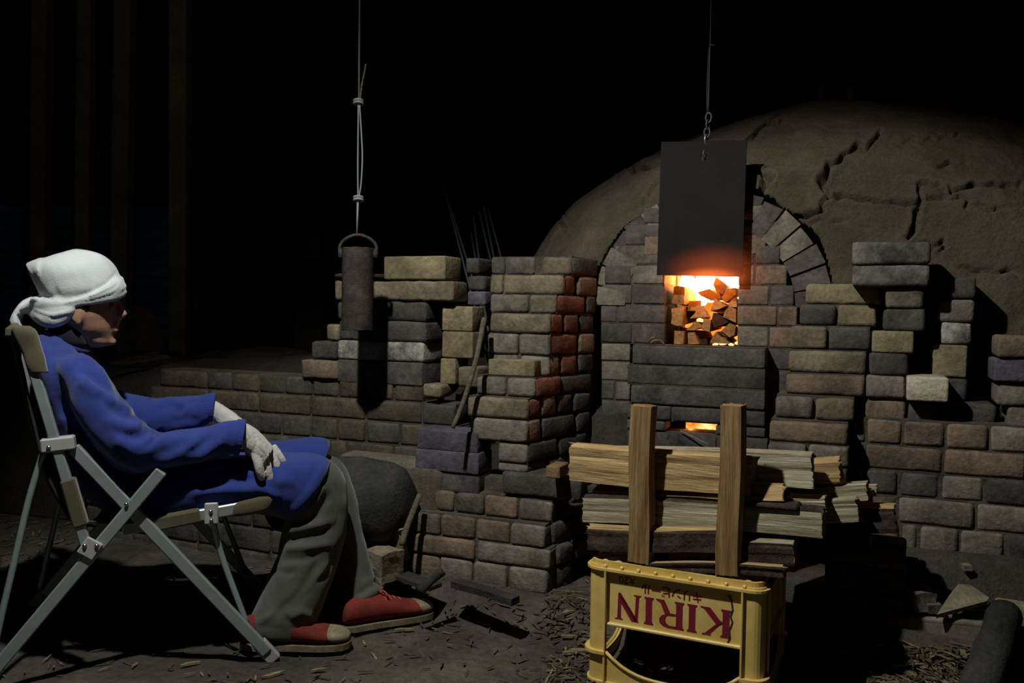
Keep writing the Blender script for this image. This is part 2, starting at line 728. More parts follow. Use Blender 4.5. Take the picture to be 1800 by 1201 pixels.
def brick_mesh(L, D, H, mat, worn):
    """shared worn-brick meshes: a rounded, slightly battered block near the wanted size"""
    L, D, H = max(.03, round(L / .03) * .03), max(.04, round(D / .04) * .04), max(.015, round(H / .015) * .015)
    var = random.randrange(4)
    key = (L, D, H, mat.name, var, worn)
    if key in BR_CACHE:
        return BR_CACHE[key], L, D, H
    rr = random.Random(var * 13 + int(L * 1000))
    n = (max(3, min(12, int(L / .026))), 3, 3)
    bm = bmesh.new()
    pts = {}
    r = min(.009 if worn else .005, .3 * H)

    def vert(i, j, k):
        if (i, j, k) not in pts:
            # denser towards the edges so that the rounding shows
            e = lambda t, m, S: (t / m - .5) * S if 0 < t < m else (-.5 if t == 0 else .5) * S
            x = (i / n[0] - .5) * L
            if i == 1 or i == n[0] - 1: x = math.copysign(L / 2 - r * 1.2, x)
            y = [-D / 2, -D / 2 + r * 1.2, D / 2 - r * 1.2, D / 2][j]
            z = [-H / 2, -H / 2 + r * 1.2, H / 2 - r * 1.2, H / 2][k]
            p = Vector((x, y, z))
            q = Vector((max(-L / 2 + r, min(L / 2 - r, x)), max(-D / 2 + r, min(D / 2 - r, y)), max(-H / 2 + r, min(H / 2 - r, z))))
            d = p - q
            if d.length > r: p = q + d.normalized() * r
            amp = .0032 if worn else .0012
            p += noise.noise_vector(p * 24 + Vector((var * 7.1, L * 31, H * 90))) * amp + noise.noise_vector(p * 70 + Vector((var * 3.3, 1, 5))) * amp * .5
            pts[(i, j, k)] = bm.verts.new(p)
        return pts[(i, j, k)]
    for i in range(n[0]):
        for j in range(3):
            for k, fl in ((0, True), (3, False)):
                f = [vert(i, j, k), vert(i + 1, j, k), vert(i + 1, j + 1, k), vert(i, j + 1, k)]
                bm.faces.new(f[::-1] if fl else f)
        for k in range(3):
            for j, fl in ((0, False), (3, True)):
                f = [vert(i, j, k), vert(i + 1, j, k), vert(i + 1, j, k + 1), vert(i, j, k + 1)]
                bm.faces.new(f[::-1] if fl else f)
    for j in range(3):
        for k in range(3):
            for i, fl in ((0, True), (n[0], False)):
                f = [vert(i, j, k), vert(i, j + 1, k), vert(i, j + 1, k + 1), vert(i, j, k + 1)]
                bm.faces.new(f[::-1] if fl else f)
    me = bpy.data.meshes.new('brick')
    bm.to_mesh(me)
    bm.free()
    me.polygons.foreach_set('use_smooth', [True] * len(me.polygons))
    me.materials.append(mat)
    BR_CACHE[key] = me
    return me, L, D, H


def brick(c, ang, L, D, H, mat, parent=None, name='brick', roll=0, worn=True, **kw):
    """brick with front-face direction `ang` (degrees), centre c"""
    m = MT[mat] if isinstance(mat, str) else mat
    me, l_, d_, h_ = brick_mesh(L, D, H, m, worn)
    o = bpy.data.objects.new(name, me)
    COL.objects.link(o)
    o.scale = (L / l_, D / d_, H / h_)
    o.rotation_euler = (0, R(roll), R(ang))
    WLOC[o.name] = np.array(c, float)
    if parent:
        o.parent = parent
        o.location = WLOC[o.name] - WLOC[parent.name]
    else:
        o.location = c
    tag(o, **kw)
    return o


GAP = .003


def face_bricks(p0, ang, xref, yt, yb, spans, depth, parent, mats, zt=None, mortar=None, jit=.004, rec=.012, worn=True):
    """one course on the upright plane through p0: pixel spans along it, pixel rows for its height"""
    dr = dir2(ang)
    inn = dir2(ang + 90)
    z0 = vhit(xref, yb, p0, dr)[1]
    z1 = vhit(xref, yt, p0, dr)[1] if zt is None else zt
    ym = (yt + yb) / 2
    out = []
    lo_, hi_ = 1e9, -1e9
    for i, sp in enumerate(spans):
        x0, x1 = sp[0], sp[1]
        mat = sp[2] if len(sp) > 2 else (mats if isinstance(mats, str) else random.choice(mats))
        s0, s1 = vhit(x0, ym, p0, dr)[0], vhit(x1, ym, p0, dr)[0]
        lo_, hi_ = min(lo_, s0), max(hi_, s1)
        d = depth
        off = random.uniform(-jit, jit)
        c = np.asarray(p0[:2]) + dr * (s0 + s1) / 2 + inn * (d / 2 + off)
        out.append(brick((c[0], c[1], (z0 + z1) / 2), ang, max(.01, s1 - s0 - GAP), d, max(.012, z1 - z0 - GAP), mat, parent, worn=worn))
    if mortar is not None:
        c = np.asarray(p0[:2]) + dr * (lo_ + hi_) / 2 + inn * (rec + (depth - rec) / 2)
        mortar.add(*box_axes((c[0], c[1], (z0 + z1) / 2), np.array([*dr, 0]) * ((hi_ - lo_) / 2 - .003), np.array([*inn, 0]) * (depth - rec) / 2,
                             EZ * ((z1 - z0) / 2 + .001)))
    return z0, z1, out


kiln = empty('kiln', (*kp(0, .6)[:2], 0.0), 'large domed brick and clay kiln with a fire burning in its mouth', 'kiln')


def mortar_part(name, loc, label=None):
    """a part whose mortar body is added later: placeholder mesh filled at the end"""
    me = bpy.data.meshes.new(name)
    o = bpy.data.objects.new(name, me)
    COL.objects.link(o)
    WLOC[o.name] = np.array(loc, float)
    if label:
        o.location = loc
        tag(o, label, 'masonry')
    else:
        o.parent = kiln
        o.location = WLOC[o.name] - WLOC[kiln.name]
    return o


def fill_mortar(o, mb):
    V = np.array(mb.v) - WLOC[o.name]
    o.data.from_pydata([tuple(v) for v in V], [], mb.f)
    o.data.materials.append(M_mortar)
    o.data.update()


# ---- kiln front wall
fw = mortar_part('front_wall', kp(0, 0))
fm = MB()
P0 = KO
cf = ['clayface', 'clayface', 'grey', 'dark']
for yt, yb, sp in [
    (431, 465, [(1078, 1168)]), (466, 500, [(1062, 1110), (1111, 1169)]), (501, 535, [(1057, 1111), (1112, 1169)]),
    (536, 568, [(1055, 1085), (1086, 1169)]), (569, 604, [(1055, 1111), (1112, 1169)]), (605, 636, [(1056, 1108)]),
    (637, 671, [(1056, 1108)]), (672, 705, [(1056, 1080), (1081, 1108)]), (706, 737, [(1056, 1108)]),
    (738, 771, [(1056, 1110, 'soot')]), (772, 806, [(1056, 1120, 'purple')]), (807, 840, [(1056, 1120)])]:
    face_bricks(P0, -PHI, 1110, yt, yb, sp, .20, fw, cf, mortar=fm, rec=.004, jit=.0015, worn=False)
for yt, yb, sp in [
    (432, 465, [(1298, 1326), (1327, 1372)]), (466, 501, [(1297, 1326), (1327, 1384)]), (502, 537, [(1297, 1352), (1353, 1396)]),
    (538, 573, [(1295, 1366, 'brown'), (1367, 1402)]), (574, 611, [(1295, 1351), (1352, 1405)]),
    (612, 650, [(1340, 1400)]), (651, 690, [(1340, 1395)]), (691, 730, [(1340, 1390)]), (731, 770, [(1340, 1390)])]:
    face_bricks(P0, -PHI, 1340, yt, yb, sp, .20, fw, cf + ['brown'], mortar=fm, rec=.004, jit=.0015, worn=False)
for yt, yb, sp in [(392, 429, [(1098, 1167), (1169, 1232), (1233, 1296), (1298, 1368)]), (431, 470, [(1169, 1297)]),
                   (362, 391, [(1130, 1200), (1201, 1270), (1271, 1340)])]:
    face_bricks(P0, -PHI, 1235, yt, yb, sp, .20, fw, cf, mortar=fm, rec=.004, jit=.0015, worn=False)
fill_mortar(fw, fm)

# firebox tunnel behind the mouth (sides, roof, back) so that the fire stands in a real chamber
tun = MB()
uL, zS, _ = kh(1171, 606)
uR, _, _ = kh(1296, 606)
zT = kh(1235, 462)[1]
OP = dict(uL=uL, uR=uR, zS=zS, zT=zT)
for (u, w, z, hu, hw, hz) in [(uL - .035, .50, zS + .16, .03, .30, .24), (uR + .035, .50, zS + .16, .03, .30, .24),
                              ((uL + uR) / 2, .40, zT + .06, .2, .40, .03), ((uL + uR) / 2, .40, zS - .035, .2, .42, .03),
                              ((uL + uR) / 2, .82, zS + .16, .2, .02, .26)]:
    tun.add(*box_axes(kp(u, w, z), E13 * hu, E23 * hw, EZ * hz))
tun.build('firebox', MT['brown'], kiln)

# ---- projecting sill blocks below the mouth
sl = mortar_part('sill', kp(0, -.09))
smb = MB()
PS = KO - .09 * E2
for yt, yb, sp in [
    (610, 645, [(1110, 1346, 'soot')]), (646, 681, [(1101, 1346, 'dark')]), (682, 716, [(1108, 1346, 'soot')]),
    (717, 744, [(1101, 1180, 'soot'), (1181, 1280, 'soot'), (1281, 1346, 'dark')]), (745, 763, [(1101, 1169, 'soot'), (1257, 1346, 'soot')]),
    (764, 798, [(1101, 1152, 'dark'), (1153, 1260, 'soot'), (1261, 1350, 'dark')]), (799, 834, [(1101, 1220), (1221, 1350)]),
    (835, 870, [(1095, 1160), (1161, 1270), (1271, 1350)]), (871, 908, [(1095, 1220), (1221, 1350)])]:
    face_bricks(PS, -PHI, 1230, yt, yb, sp, .125, sl, ['dark', 'soot'], mortar=smb if not 744 < yt < 750 else None, rec=.006, worn=False)
fill_mortar(sl, smb)

# ---- arch ring of wedge bricks
ar = mortar_part('arch', kp(0, 0, .9))
u_c = kh(1243, 540)[0]
z_c = kh(1243, 540)[1]
RI, RO = .283, .398
nb = 17
amb = MB()
ring = []
for i in range(41):
    t = math.pi * i / 40
    ring.append(t)
for i in range(40):
    a, b = ring[i], ring[i + 1]
    q = [kp(u_c + rr_ * math.cos(t), 0, z_c + rr_ * math.sin(t)) for rr_, t in ((RI + .006, a), (RO - .006, a), (RO - .006, b), (RI + .006, b))]
    amb.add(*prism(q, E23 * .012, E23 * .19))
fill_mortar(ar, amb)
for i in range(nb):
    g = .009
    a, b = math.pi * i / nb + g, math.pi * (i + 1) / nb - g
    off = random.uniform(-.004, .006)
    q = [kp(u_c + rr_ * math.cos(t), 0, z_c + rr_ * math.sin(t)) for rr_, t in ((RI, a), (RO + random.uniform(-.008, .004), a), (RO + random.uniform(-.008, .004), b), (RI, b))]
    V, Fs = prism(q, E23 * off, E23 * .2)
    mesh_obj('brick', V, Fs, MT[random.choice(['clayface', 'clayface', 'grey'])], ar)

# ---- left pier: a battered front that steps forward and a splayed flank towards the mouth
pl = mortar_part('brick_pier', kp(-.7, -.1), 'battered brick pier with flank coloured red for firelight between loose stack and kiln mouth')
pm = MB()
KB = kh(1053, 520)[2][:2]
SPL = dir2(90 - 38)            # flank direction, away from the camera
ANG_S = 90 - 38


def corner(xc, ym):
    s, z, P = vhit(xc, ym, KB, SPL)
    return P[:2]


rows = [
    (1005, 950, 451, 484, [(862, 887, 'dark'), (888, 940, 'grey'), (952, 1005, 'tan')], [(1005, 1053, 'dark')]),
    (990, 920, 485, 518, [(860, 883), (884, 990, 'tan')], [(990, 1016, 'red'), (1018, 1052, 'brown')]),
    (978, 920, 520, 551, [(860, 929, 'grey'), (930, 978, 'tan')], [(978, 1031, 'red'), (1033, 1050, 'dark')]),
    (969, 910, 552, 586, [(860, 968, 'tan')], [(969, 993, 'red'), (995, 1020, 'red'), (1022, 1048, 'dark')]),
    (967, 910, 587, 624, [(857, 911, 'grey'), (912, 967, 'grey')], [(967, 1018, 'red'), (1020, 1048, 'brown')]),
    (965, 940, 626, 662, [(857, 910, 'grey'), (912, 965, 'grey')], [(965, 988, 'brown'), (990, 1018, 'red'), (1020, 1046, 'dark')]),
    (941, 890, 661, 698, [(835, 888, 'grey'), (889, 941, 'grey')], [(941, 989, 'red'), (990, 1042, 'dark')]),
    (928, 880, 699, 737, [(820, 928, 'tan')], [(928, 954, 'red'), (955, 982, 'brown'), (983, 1010, 'dark'), (1011, 1040, 'dark')]),
    (927, 880, 737, 777, [(825, 927, 'grey')], [(927, 954, 'brown'), (956, 1014, 'dark'), (1016, 1040, 'dark')]),
    (927, 900, 778, 815, [(874, 927, 'grey')], [(927, 982, 'dark'), (986, 1034, 'dark')]),
    (927, 900, 815, 832, [(874, 927, 'grey')], [(927, 965, 'dark'), (967, 1030, 'dark')]),
]
zt = None
for xc, xr, yt, yb, fs, ss in rows:
    c = corner(xc, (yt + yb) / 2)
    z0, z1, _ = face_bricks(c, -PHI, xr, yt, yb, fs, .12, pl, ['grey', 'tan'], zt=zt, mortar=pm, jit=.003)
    # the flank bricks start behind the face brick's own end
    dr = SPL
    lo_, hi_ = None, None
    for sp in ss:
        s0 = vhit(sp[0], (yt + yb) / 2, c, dr)[0]
        s1 = vhit(sp[1], (yt + yb) / 2, c, dr)[0]
        s0 = max(s0, .006)
        inn = dir2(ANG_S + 90)
        d = .10
        cc = c + dr * (s0 + s1) / 2 + inn * (d / 2 + random.uniform(-.004, .004) + .004)
        brick((cc[0], cc[1], (z0 + z1) / 2), ANG_S, max(.02, s1 - s0 - GAP), d, z1 - z0 - GAP, sp[2], pl)
        lo_ = s0 if lo_ is None else lo_
        hi_ = s1
    cc = c + dr * (lo_ + hi_) / 2 + dir2(ANG_S + 90) * .065
    pm.add(*box_axes((cc[0], cc[1], (z0 + z1) / 2), np.array([*dr, 0]) * (hi_ - lo_) / 2, np.array([*dir2(ANG_S + 90), 0]) * .045, EZ * (z1 - z0) / 2))
    zt = z0
fill_mortar(pl, pm)

# ---- stepped footing of that pier
ft = mortar_part('brick_step', kp(-.7, -.4), 'stepped grey brick footing carrying three dark bricks')
fmb = MB()
zt = None
for xc, Yc, xr, yt, yb, fs, ss, dep in [
    (970, 2.645, 960, 881, 920, [(743, 797), (799, 850), (851, 909), (911, 970)], [(970, 1012)], .08),
    (958, 2.61, 950, 921, 965, [(720, 773), (774, 834), (836, 895), (897, 958)], [(958, 1009), (1011, 1044)], .13),
    (967, 2.595, 960, 964, 1004, [(718, 834), (837, 967)], [(967, 1012), (1014, 1046)], .13),
    (962, 2.595, 950, 1004, 1046, [(720, 771), (772, 829), (832, 891), (894, 962)], [(962, 1010)], .13)]:
    c = at_depth(xc, (yt + yb) / 2, Yc)[:2]
    z0, z1, _ = face_bricks(c, -PHI, xr, yt, yb, fs, .115, ft, ['grey', 'grey', 'grey', 'brown'], zt=zt, mortar=fmb)
    # fill behind the course
    s_lo = vhit(fs[0][0], (yt + yb) / 2, c, E1)[0]
    cc = c + E1 * (s_lo / 2) + E2 * (.115 + dep / 2)
    fmb.add(*box_axes((cc[0], cc[1], (z0 + z1) / 2), E13 * (-s_lo / 2 - .004), E23 * dep / 2, EZ * (z1 - z0) / 2))
    for sp in ss:
        s0 = max(.05, vhit(sp[0], (yt + yb) / 2, c, SPL)[0])
        s1 = vhit(sp[1], (yt + yb) / 2, c, SPL)[0]
        cc = c + SPL * (s0 + s1) / 2 + dir2(ANG_S + 90) * .055
        brick((cc[0], cc[1], (z0 + z1) / 2), ANG_S, s1 - s0 - GAP, .10, z1 - z0 - GAP, 'dark', ft)
    zt = z0
# worn block lying on the top step
c = at_depth(1010, 856, 2.615)[:2]
face_bricks(c, -PHI, 960, 836, 878, [(880, 1022, 'dark')], .13, ft, 'dark')
c = at_depth(980, 856, 2.60)[:2]
fmb.add(*box_axes((c[0] - .04, c[1] + .19, .345), E13 * .20, E23 * .07, EZ * .045))
fill_mortar(ft, fmb)

# ---- right pier
pr = mortar_part('brick_pier', kp(.45, -.35), 'tan and brown brick pier behind the firewood pile')
rm = MB()
zt = None
for Yc, xr, yt, yb, fs in [
    (2.60, 1480, 498, 536, [(1416, 1549, 'yellow')]),
    (2.58, 1480, 536, 574, [(1405, 1470, 'dark'), (1472, 1542, 'yellow')]),
    (2.55, 1460, 574, 616, [(1388, 1454, 'tan'), (1456, 1531, 'dark')]),
    (2.52, 1450, 617, 657, [(1386, 1524, 'tan')]),
    (2.49, 1450, 657, 696, [(1381, 1521, 'brown')]),
    (2.43, 1430, 696, 739, [(1362, 1430, 'grey'), (1432, 1503, 'tan')]),
    (2.38, 1430, 739, 781, [(1352, 1492, 'brown')]),
    (2.36, 1420, 781, 820, [(1349, 1418, 'grey'), (1420, 1494, 'grey')]),
    (2.35, 1420, 820, 862, [(1346, 1490, 'grey')]),
    (2.34, 1420, 862, 905, [(1346, 1416, 'grey'), (1418, 1488, 'dark')]),
    (2.33, 1420, 905, 948, [(1344, 1486, 'grey')]),
    (2.33, 1420, 948, 992, [(1344, 1414, 'grey'), (1416, 1486, 'dark')])]:
    c = at_depth(1480, (yt + yb) / 2, Yc)[:2]
    z0, z1, _ = face_bricks(c, -PHI, xr, yt, yb, fs, .21, pr, 'grey', zt=zt, mortar=rm, rec=.02)
    zt = z0
fill_mortar(pr, rm)

# ---- mortared retaining wall at the right
rw = mortar_part('retaining_wall', kp(.9, -.45), 'mortared grey brick retaining wall above the ash heap')
wm = MB()
zt = None
for Yc, xr, yt, yb, fs in [
    (2.37, 1620, 741, 786, [(1500, 1522), (1523, 1586), (1588, 1661), (1664, 1738), (1740, 1810), (1812, 1880)]),
    (2.365, 1620, 786, 831, [(1500, 1520), (1521, 1658), (1660, 1806), (1808, 1950)]),
    (2.36, 1620, 831, 876, [(1500, 1518), (1520, 1577), (1580, 1652), (1655, 1730), (1732, 1810), (1812, 1890)]),
    (2.355, 1640, 878, 925, [(1500, 1577), (1579, 1714), (1717, 1850), (1852, 1960)]),
    (2.35, 1640, 925, 972, [(1500, 1581), (1584, 1612), (1617, 1686), (1688, 1766), (1768, 1850), (1852, 1950)]),
    (2.37, 1640, 972, 1015, [(1500, 1600), (1602, 1720), (1722, 1850)])]:
    c = at_depth(1650, (yt + yb) / 2, Yc)[:2]
    z0, z1, _ = face_bricks(c, -PHI, xr, yt, yb, fs, .13, rw, ['grey', 'grey', 'brown', 'dark'], zt=zt, mortar=wm, rec=.006)
    zt = z0
fill_mortar(rw, wm)


# ------------------------------------------------------------------ dome
def build_dome():
    uc, wc, zc = .38, 1.0, .50
    A, B, C = 1.52, 1.36, 1.295
    az = np.concatenate([np.linspace(-180, -100, 12)[:-1], np.linspace(-100, 70, 640), np.linspace(70, 180, 15)[1:-1]])
    el = np.concatenate([np.linspace(-20, 2, 6)[:-1], np.linspace(2, 80, 300), np.array([83, 86.5, 89.5])])
    n = len(az)
    V, Nn = [], []
    for e in el:
        for a in az:
            d = (math.sin(R(a)) * math.cos(R(e)), -math.cos(R(a)) * math.cos(R(e)), math.sin(R(e)))
            ww = wc + B * d[1]
            if ww < .03:
                ww = .03 + (ww - .03) * .16
            V.append(kp(uc + A * d[0], ww, zc + C * d[2]))
            nn = d[0] / A * E13 + d[1] / B * E23 + d[2] / C * EZ
            Nn.append(nn / np.linalg.norm(nn))
    V, Nn = np.array(V), np.array(Nn)
    low = np.array([noise.noise(Vector(v) * 2.2) * .030 + noise.noise(Vector(v) * 6) * .010 + noise.noise(Vector(v) * 17) * .004 + noise.noise(Vector(v) * 50) * .0015 for v in V])
    P = project(V)
    jag = np.array([[noise.noise(Vector((p[0] * .045, p[1] * .045, 1))), noise.noise(Vector((p[0] * .045, p[1] * .045, 7)))] for p in np.clip(P, -3000, 5000)])
    Pj = P + jag * 9
    cr = [
        ([(1547, 242), (1540, 252), (1505, 262), (1480, 275), (1460, 290), (1447, 310), (1444, 320), (1452, 335), (1457, 345)], 3.2, .035),
        ([(1457, 345), (1490, 341), (1525, 346), (1560, 350), (1600, 355), (1618, 350), (1612, 322), (1650, 322)], 3.0, .03),
        ([(1618, 352), (1612, 380), (1605, 400), (1597, 415)], 3.0, .03),
        ([(1457, 345), (1435, 365), (1410, 384), (1385, 372), (1360, 360), (1335, 342)], 3.6, .035),
        ([(1675, 333), (1710, 327), (1745, 326), (1790, 330)], 3.4, .03),
        ([(1620, 360), (1660, 340), (1700, 350), (1695, 365), (1750, 368), (1800, 365)], 2.2, .016),
        ([(1650, 290), (1670, 285), (1705, 286)], 2.2, .014),
        ([(1317, 250), (1345, 222), (1390, 208)], 2.6, .018),
        ([(1240, 205), (1540, 240)], 1.2, .004),
        ([(1092, 288), (1110, 298), (1140, 296), (1165, 290)], 4.2, .035),
        ([(1128, 362), (1133, 345), (1150, 325), (1160, 310)], 2.8, .02),
        ([(988, 378), (986, 395), (995, 408)], 3.0, .02),
        ([(1330, 305), (1352, 310), (1340, 345)], 5, .03),
        ([(1345, 300), (1370, 290), (1385, 290)], 2.0, .012),
        ([(1595, 415), (1640, 430), (1662, 420), (1655, 450)], 2.4, .016),
        ([(1690, 470), (1740, 480), (1765, 475), (1790, 485)], 3.0, .018),
        ([(1640, 432), (1620, 450), (1600, 470)], 2.0, .012),
        ([(1010, 400), (985, 360)], 1.8, .006), ([(1450, 180), (1440, 176)], 3, .01),
        ([(1420, 395), (1470, 380), (1540, 400)], 1.8, .008), ([(1560, 260), (1640, 250), (1700, 235)], 1.8, .006),
    ]
    vis = ((V - CAM) * Nn).sum(1) < 0
    disp = low.copy()
    for pts, sg, dp in cr:
        d, t = seg_dist(Pj, pts)
        f = np.clip(np.minimum(t, 1 - t) * 6, .35, 1)
        disp -= np.where(vis, 1.3 * dp * f * np.exp(-(d / (sg * 1.15)) ** 4) - .004 * np.exp(-((d - 9) / 6) ** 2) * (dp > .02), 0)
    V = V + Nn * disp[:, None]
    # opening round the arch
    loc = V - np.array([*KO, 0])
    u = loc @ E13
    w = loc @ E23
    z = V[:, 2]
    rad = np.hypot(u - u_c, np.maximum(z - z_c, 0)) + .02 * vnoise(V, 7, 1.0)
    hole = (rad < RO + .005) & (w < .35)
    Fs = []
    m = len(el)
    for j in range(m - 1):
        for i in range(n):
            i2 = (i + 1) % n
            f = (j * n + i, j * n + i2, (j + 1) * n + i2, (j + 1) * n + i)
            if not any(hole[k] for k in f):
                Fs.append(f)
    # clay lip round the opening, running back into the ring
    nV = len(V)
    cnt = {}
    for f in Fs:
        for a, b in zip(f, f[1:] + f[:1]):
            cnt[(a, b)] = cnt.get((a, b), 0) + 1
    extra, idx = [], {}
    for (a, b) in list(cnt):
        if (b, a) not in cnt and hole_near(V, a, rad, w) and hole_near(V, b, rad, w):
            for k in (a, b):
                if k not in idx:
                    idx[k] = nV + len(extra)
                    p = V[k].copy()
                    ww = (p - np.array([*KO, 0])) @ E23
                    extra.append(p + E23 * (.16 - ww))
            Fs.append((b, a, idx[a], idx[b]))
    V = np.vstack([V, np.array(extra)]) if extra else V
    return mesh_obj('dome', V, Fs, M_clay, kiln, smooth=True)


def hole_near(V, k, rad, w):
    return rad[k] < RO + .09 and w[k] < .4


build_dome()
# clay plaster between the ring and the neighbouring piers
for (u, z, hu, hz) in [(-.43, .80, .035, .30), (.44, .78, .04, .25)]:
    V, Fs = bevel_box(kp(u, .07, z), E13 * hu, E23 * .09, EZ * hz, .03, 2)
    mesh_obj('clay_plaster', V, Fs, M_mud, kiln)

# small pegs left on the crown of the dome
for px, py in [(1445, 168), (1495, 170)]:
    c = at_depth(px, py, 3.6)
    V, Fs = lathe(c - EZ * .06, [(.012, 0), (.018, .02), (.014, .07), (.02, .085), (.006, .1)], 10)
    mesh_obj('clay_knob', V, Fs, M_clay, kiln, smooth=True)

# ------------------------------------------------------------------ hanging door
dw = -.045
cor = [kh(x, y, dw)[2] for x, y in ((1163, 250), (1313, 247), (1305, 487), (1155, 484))]
door = empty('kiln_door', cor[3], 'dark iron plate door hanging on a chain above the fire', 'door plate')
hole_c = kh(1238, 277, dw)[2]
# plate with a hole: ring of quads round the hole
mb = MB()
nn = 32
outer = []
cc = sum(cor) / 4
for k in range(nn):
    t = 2 * math.pi * k / nn
    dvec = np.array([math.cos(t), math.sin(t)])
    us = [(p - hole_c) @ E13 for p in cor]
    # ray from the hole to the quad border
    best = None
    for i in range(4):
        a = np.array([(cor[i] - hole_c) @ E13, cor[i][2] - hole_c[2]])
        b = np.array([(cor[(i + 1) % 4] - hole_c) @ E13, cor[(i + 1) % 4][2] - hole_c[2]])
        Mx = np.array([[dvec[0], a[0] - b[0]], [dvec[1], a[1] - b[1]]])
        if abs(np.linalg.det(Mx)) < 1e-9: continue
        r_, s_ = np.linalg.solve(Mx, a)
        if r_ > 0 and -1e-6 <= s_ <= 1 + 1e-6 and (best is None or r_ < best):
            best = r_
    outer.append(dvec * best)
# snap the nearest samples to the corners
for i in range(4):
    a = np.array([(cor[i] - hole_c) @ E13, cor[i][2] - hole_c[2]])
    k = int(np.argmin([np.linalg.norm(o / np.linalg.norm(o) - a / np.linalg.norm(a)) for o in outer]))
    outer[k] = a
hr = .011
V = []
for side in (0, 1):
    off = E23 * (-.006 + .012 * side)
    V += [hole_c + E13 * o[0] + EZ * o[1] + off for o in outer]
    V += [hole_c + E13 * hr * math.cos(2 * math.pi * k / nn) + EZ * hr * math.sin(2 * math.pi * k / nn) + off for k in range(nn)]
Fs = []
for k in range(nn):
    k2 = (k + 1) % nn
    Fs += [(k, k2, nn + k2, nn + k), (2 * nn + k2, 2 * nn + k, 3 * nn + k, 3 * nn + k2), (k2, k, 2 * nn + k, 2 * nn + k2), (nn + k, nn + k2, 3 * nn + k2, 3 * nn + k)]
mb.add(V, Fs).build('plate', M_plate, door)
# chain links and wire up into the roof
hk = hole_c - E23 * .008


def link(c, hl, hw, ax):
    pts = []
    for k in range(16):
        t = 2 * math.pi * k / 16
        pts.append(c + EZ * (hl * math.sin(t)) + ax * hw * math.cos(t))
    return tube(pts, .0032, 6, closed=True)


zc_ = hole_c[2]
c = hk.copy()
chain = empty('hanging_chain', hk, 'thin chain and wire from the roof to the iron door', 'chain')
for i in range(6):
    p = kh(1239 + i * 1.3, 272 - i * 13.0, dw)[2]
    V, Fs = link(p, .016, .009, E13 if i % 2 else (E13 * .4 + E23 * .9))
    mesh_obj('link', V, Fs, M_steel if i in (2,) else M_darkcord, chain, smooth=True)
pts = [kh(x, y, dw)[2] for x, y in ((1245, 198), (1247, 120), (1248, 85), (1250, 0), (1255, -260))]
mesh_obj('wire', *tube(curve_pts(pts, 5), .0022, 6), M_darkcord, chain, smooth=True)
pts = [kh(x, y, dw)[2] for x, y in ((1243, 198), (1243, 150), (1247, 84), (1256, 80))]
mesh_obj('wire', *tube(curve_pts(pts, 5), .0016, 6), M_darkcord, chain, smooth=True)

# ------------------------------------------------------------------ fire
zx = lambda x, y: (1150 + x / 8.006, 470 + y / 8.006)
fire_polys = [
    ([(275, 275), (330, 262), (425, 275), (430, 330), (415, 520), (330, 525), (240, 500), (262, 440), (270, 350)], .03, 'pale'),
    ([(240, 580), (400, 560), (395, 822), (300, 820), (235, 790), (250, 700)], .02, 'pale'),
    ([(285, 895), (420, 905), (410, 1082), (278, 1080)], .02, 'pale'),
    ([(470, 920), (560, 915), (632, 1080), (478, 1083)], .03, 'warm'),
    ([(590, 545), (690, 540), (765, 700), (640, 700), (500, 720), (580, 640)], .05, 'warm'),
    ([(490, 475), (620, 470), (600, 610), (465, 615)], .08, 'warm'),
    ([(610, 350), (770, 305), (920, 380), (930, 440), (800, 470), (650, 400)], .10, 'hot'),
    ([(870, 140), (960, 200), (1010, 260), (960, 380), (870, 340), (830, 240)], .12, 'hot'),
    ([(1030, 300), (1140, 290), (1150, 380), (1080, 440), (1000, 500), (950, 430)], .08, 'warm'),
    ([(850, 440), (1015, 540), (900, 590), (790, 612)], .04, 'warm'),
    ([(1150, 415), (1165, 560), (1060, 560), (1040, 520), (1090, 450)], .05, 'warm'),
    ([(1050, 550), (1150, 590), (1148, 780), (970, 700), (990, 620)], .03, 'warm'),
    ([(830, 640), (960, 700), (1045, 770), (960, 810), (840, 842), (808, 740)], .03, 'dark'),
    ([(690, 725), (800, 735), (780, 912), (665, 880)], .03, 'pale'),
    ([(555, 770), (655, 850), (560, 885), (445, 885), (520, 820)], .04, 'pale'),
    ([(1060, 785), (1148, 820), (1130, 950), (1060, 985), (945, 890)], .02, 'pale'),
    ([(870, 910), (930, 980), (1010, 1020), (1070, 1082), (780, 1062), (820, 980)], .02, 'pale'),
    ([(360, 840), (445, 850), (445, 912), (370, 905)], .06, 'dark'),
    ([(665, 1010), (745, 1000), (745, 1085), (640, 1085)], .05, 'dark'),
]
M_fwood = dirty('burning_wood_end', (150, 108, 66), (196, 150, 96), (96, 66, 42), .3, scale=22)
M_fdark = dirty('charred_wood', (50, 34, 26), (84, 56, 40), None, scale=22)
fire_labels = [
    'ragged pale log end high against the glowing jamb of the mouth', 'tall pale log end below the ragged one against the jamb', 'squat square log end standing on the ledge against the jamb',
    'trapezoid log end with growth rings standing on the ledge', 'bell shaped log end in the middle of the burning heap', 'pale log end glowing under the white flame',
    'long log lying in the white flame', 'topmost log of the heap, pointed and orange', 'notched log end leaning on the far jamb under the topmost log',
    'sharp triangular log end above the charred black one', 'small log end wedged under the notched one at the far jamb', 'large wedge log end with curved rings at the far jamb',
    'charred black log end in the heart of the heap', 'upright square log end beside the charred black one', 'low triangular log end above the trapezoid one',
    'rounded log end just above the bright flame spots', 'broad low wedge log end standing among the bright flame spots', 'small charred stub above the squat square log end',
    'small charred stub lying on the ledge under the square log end']
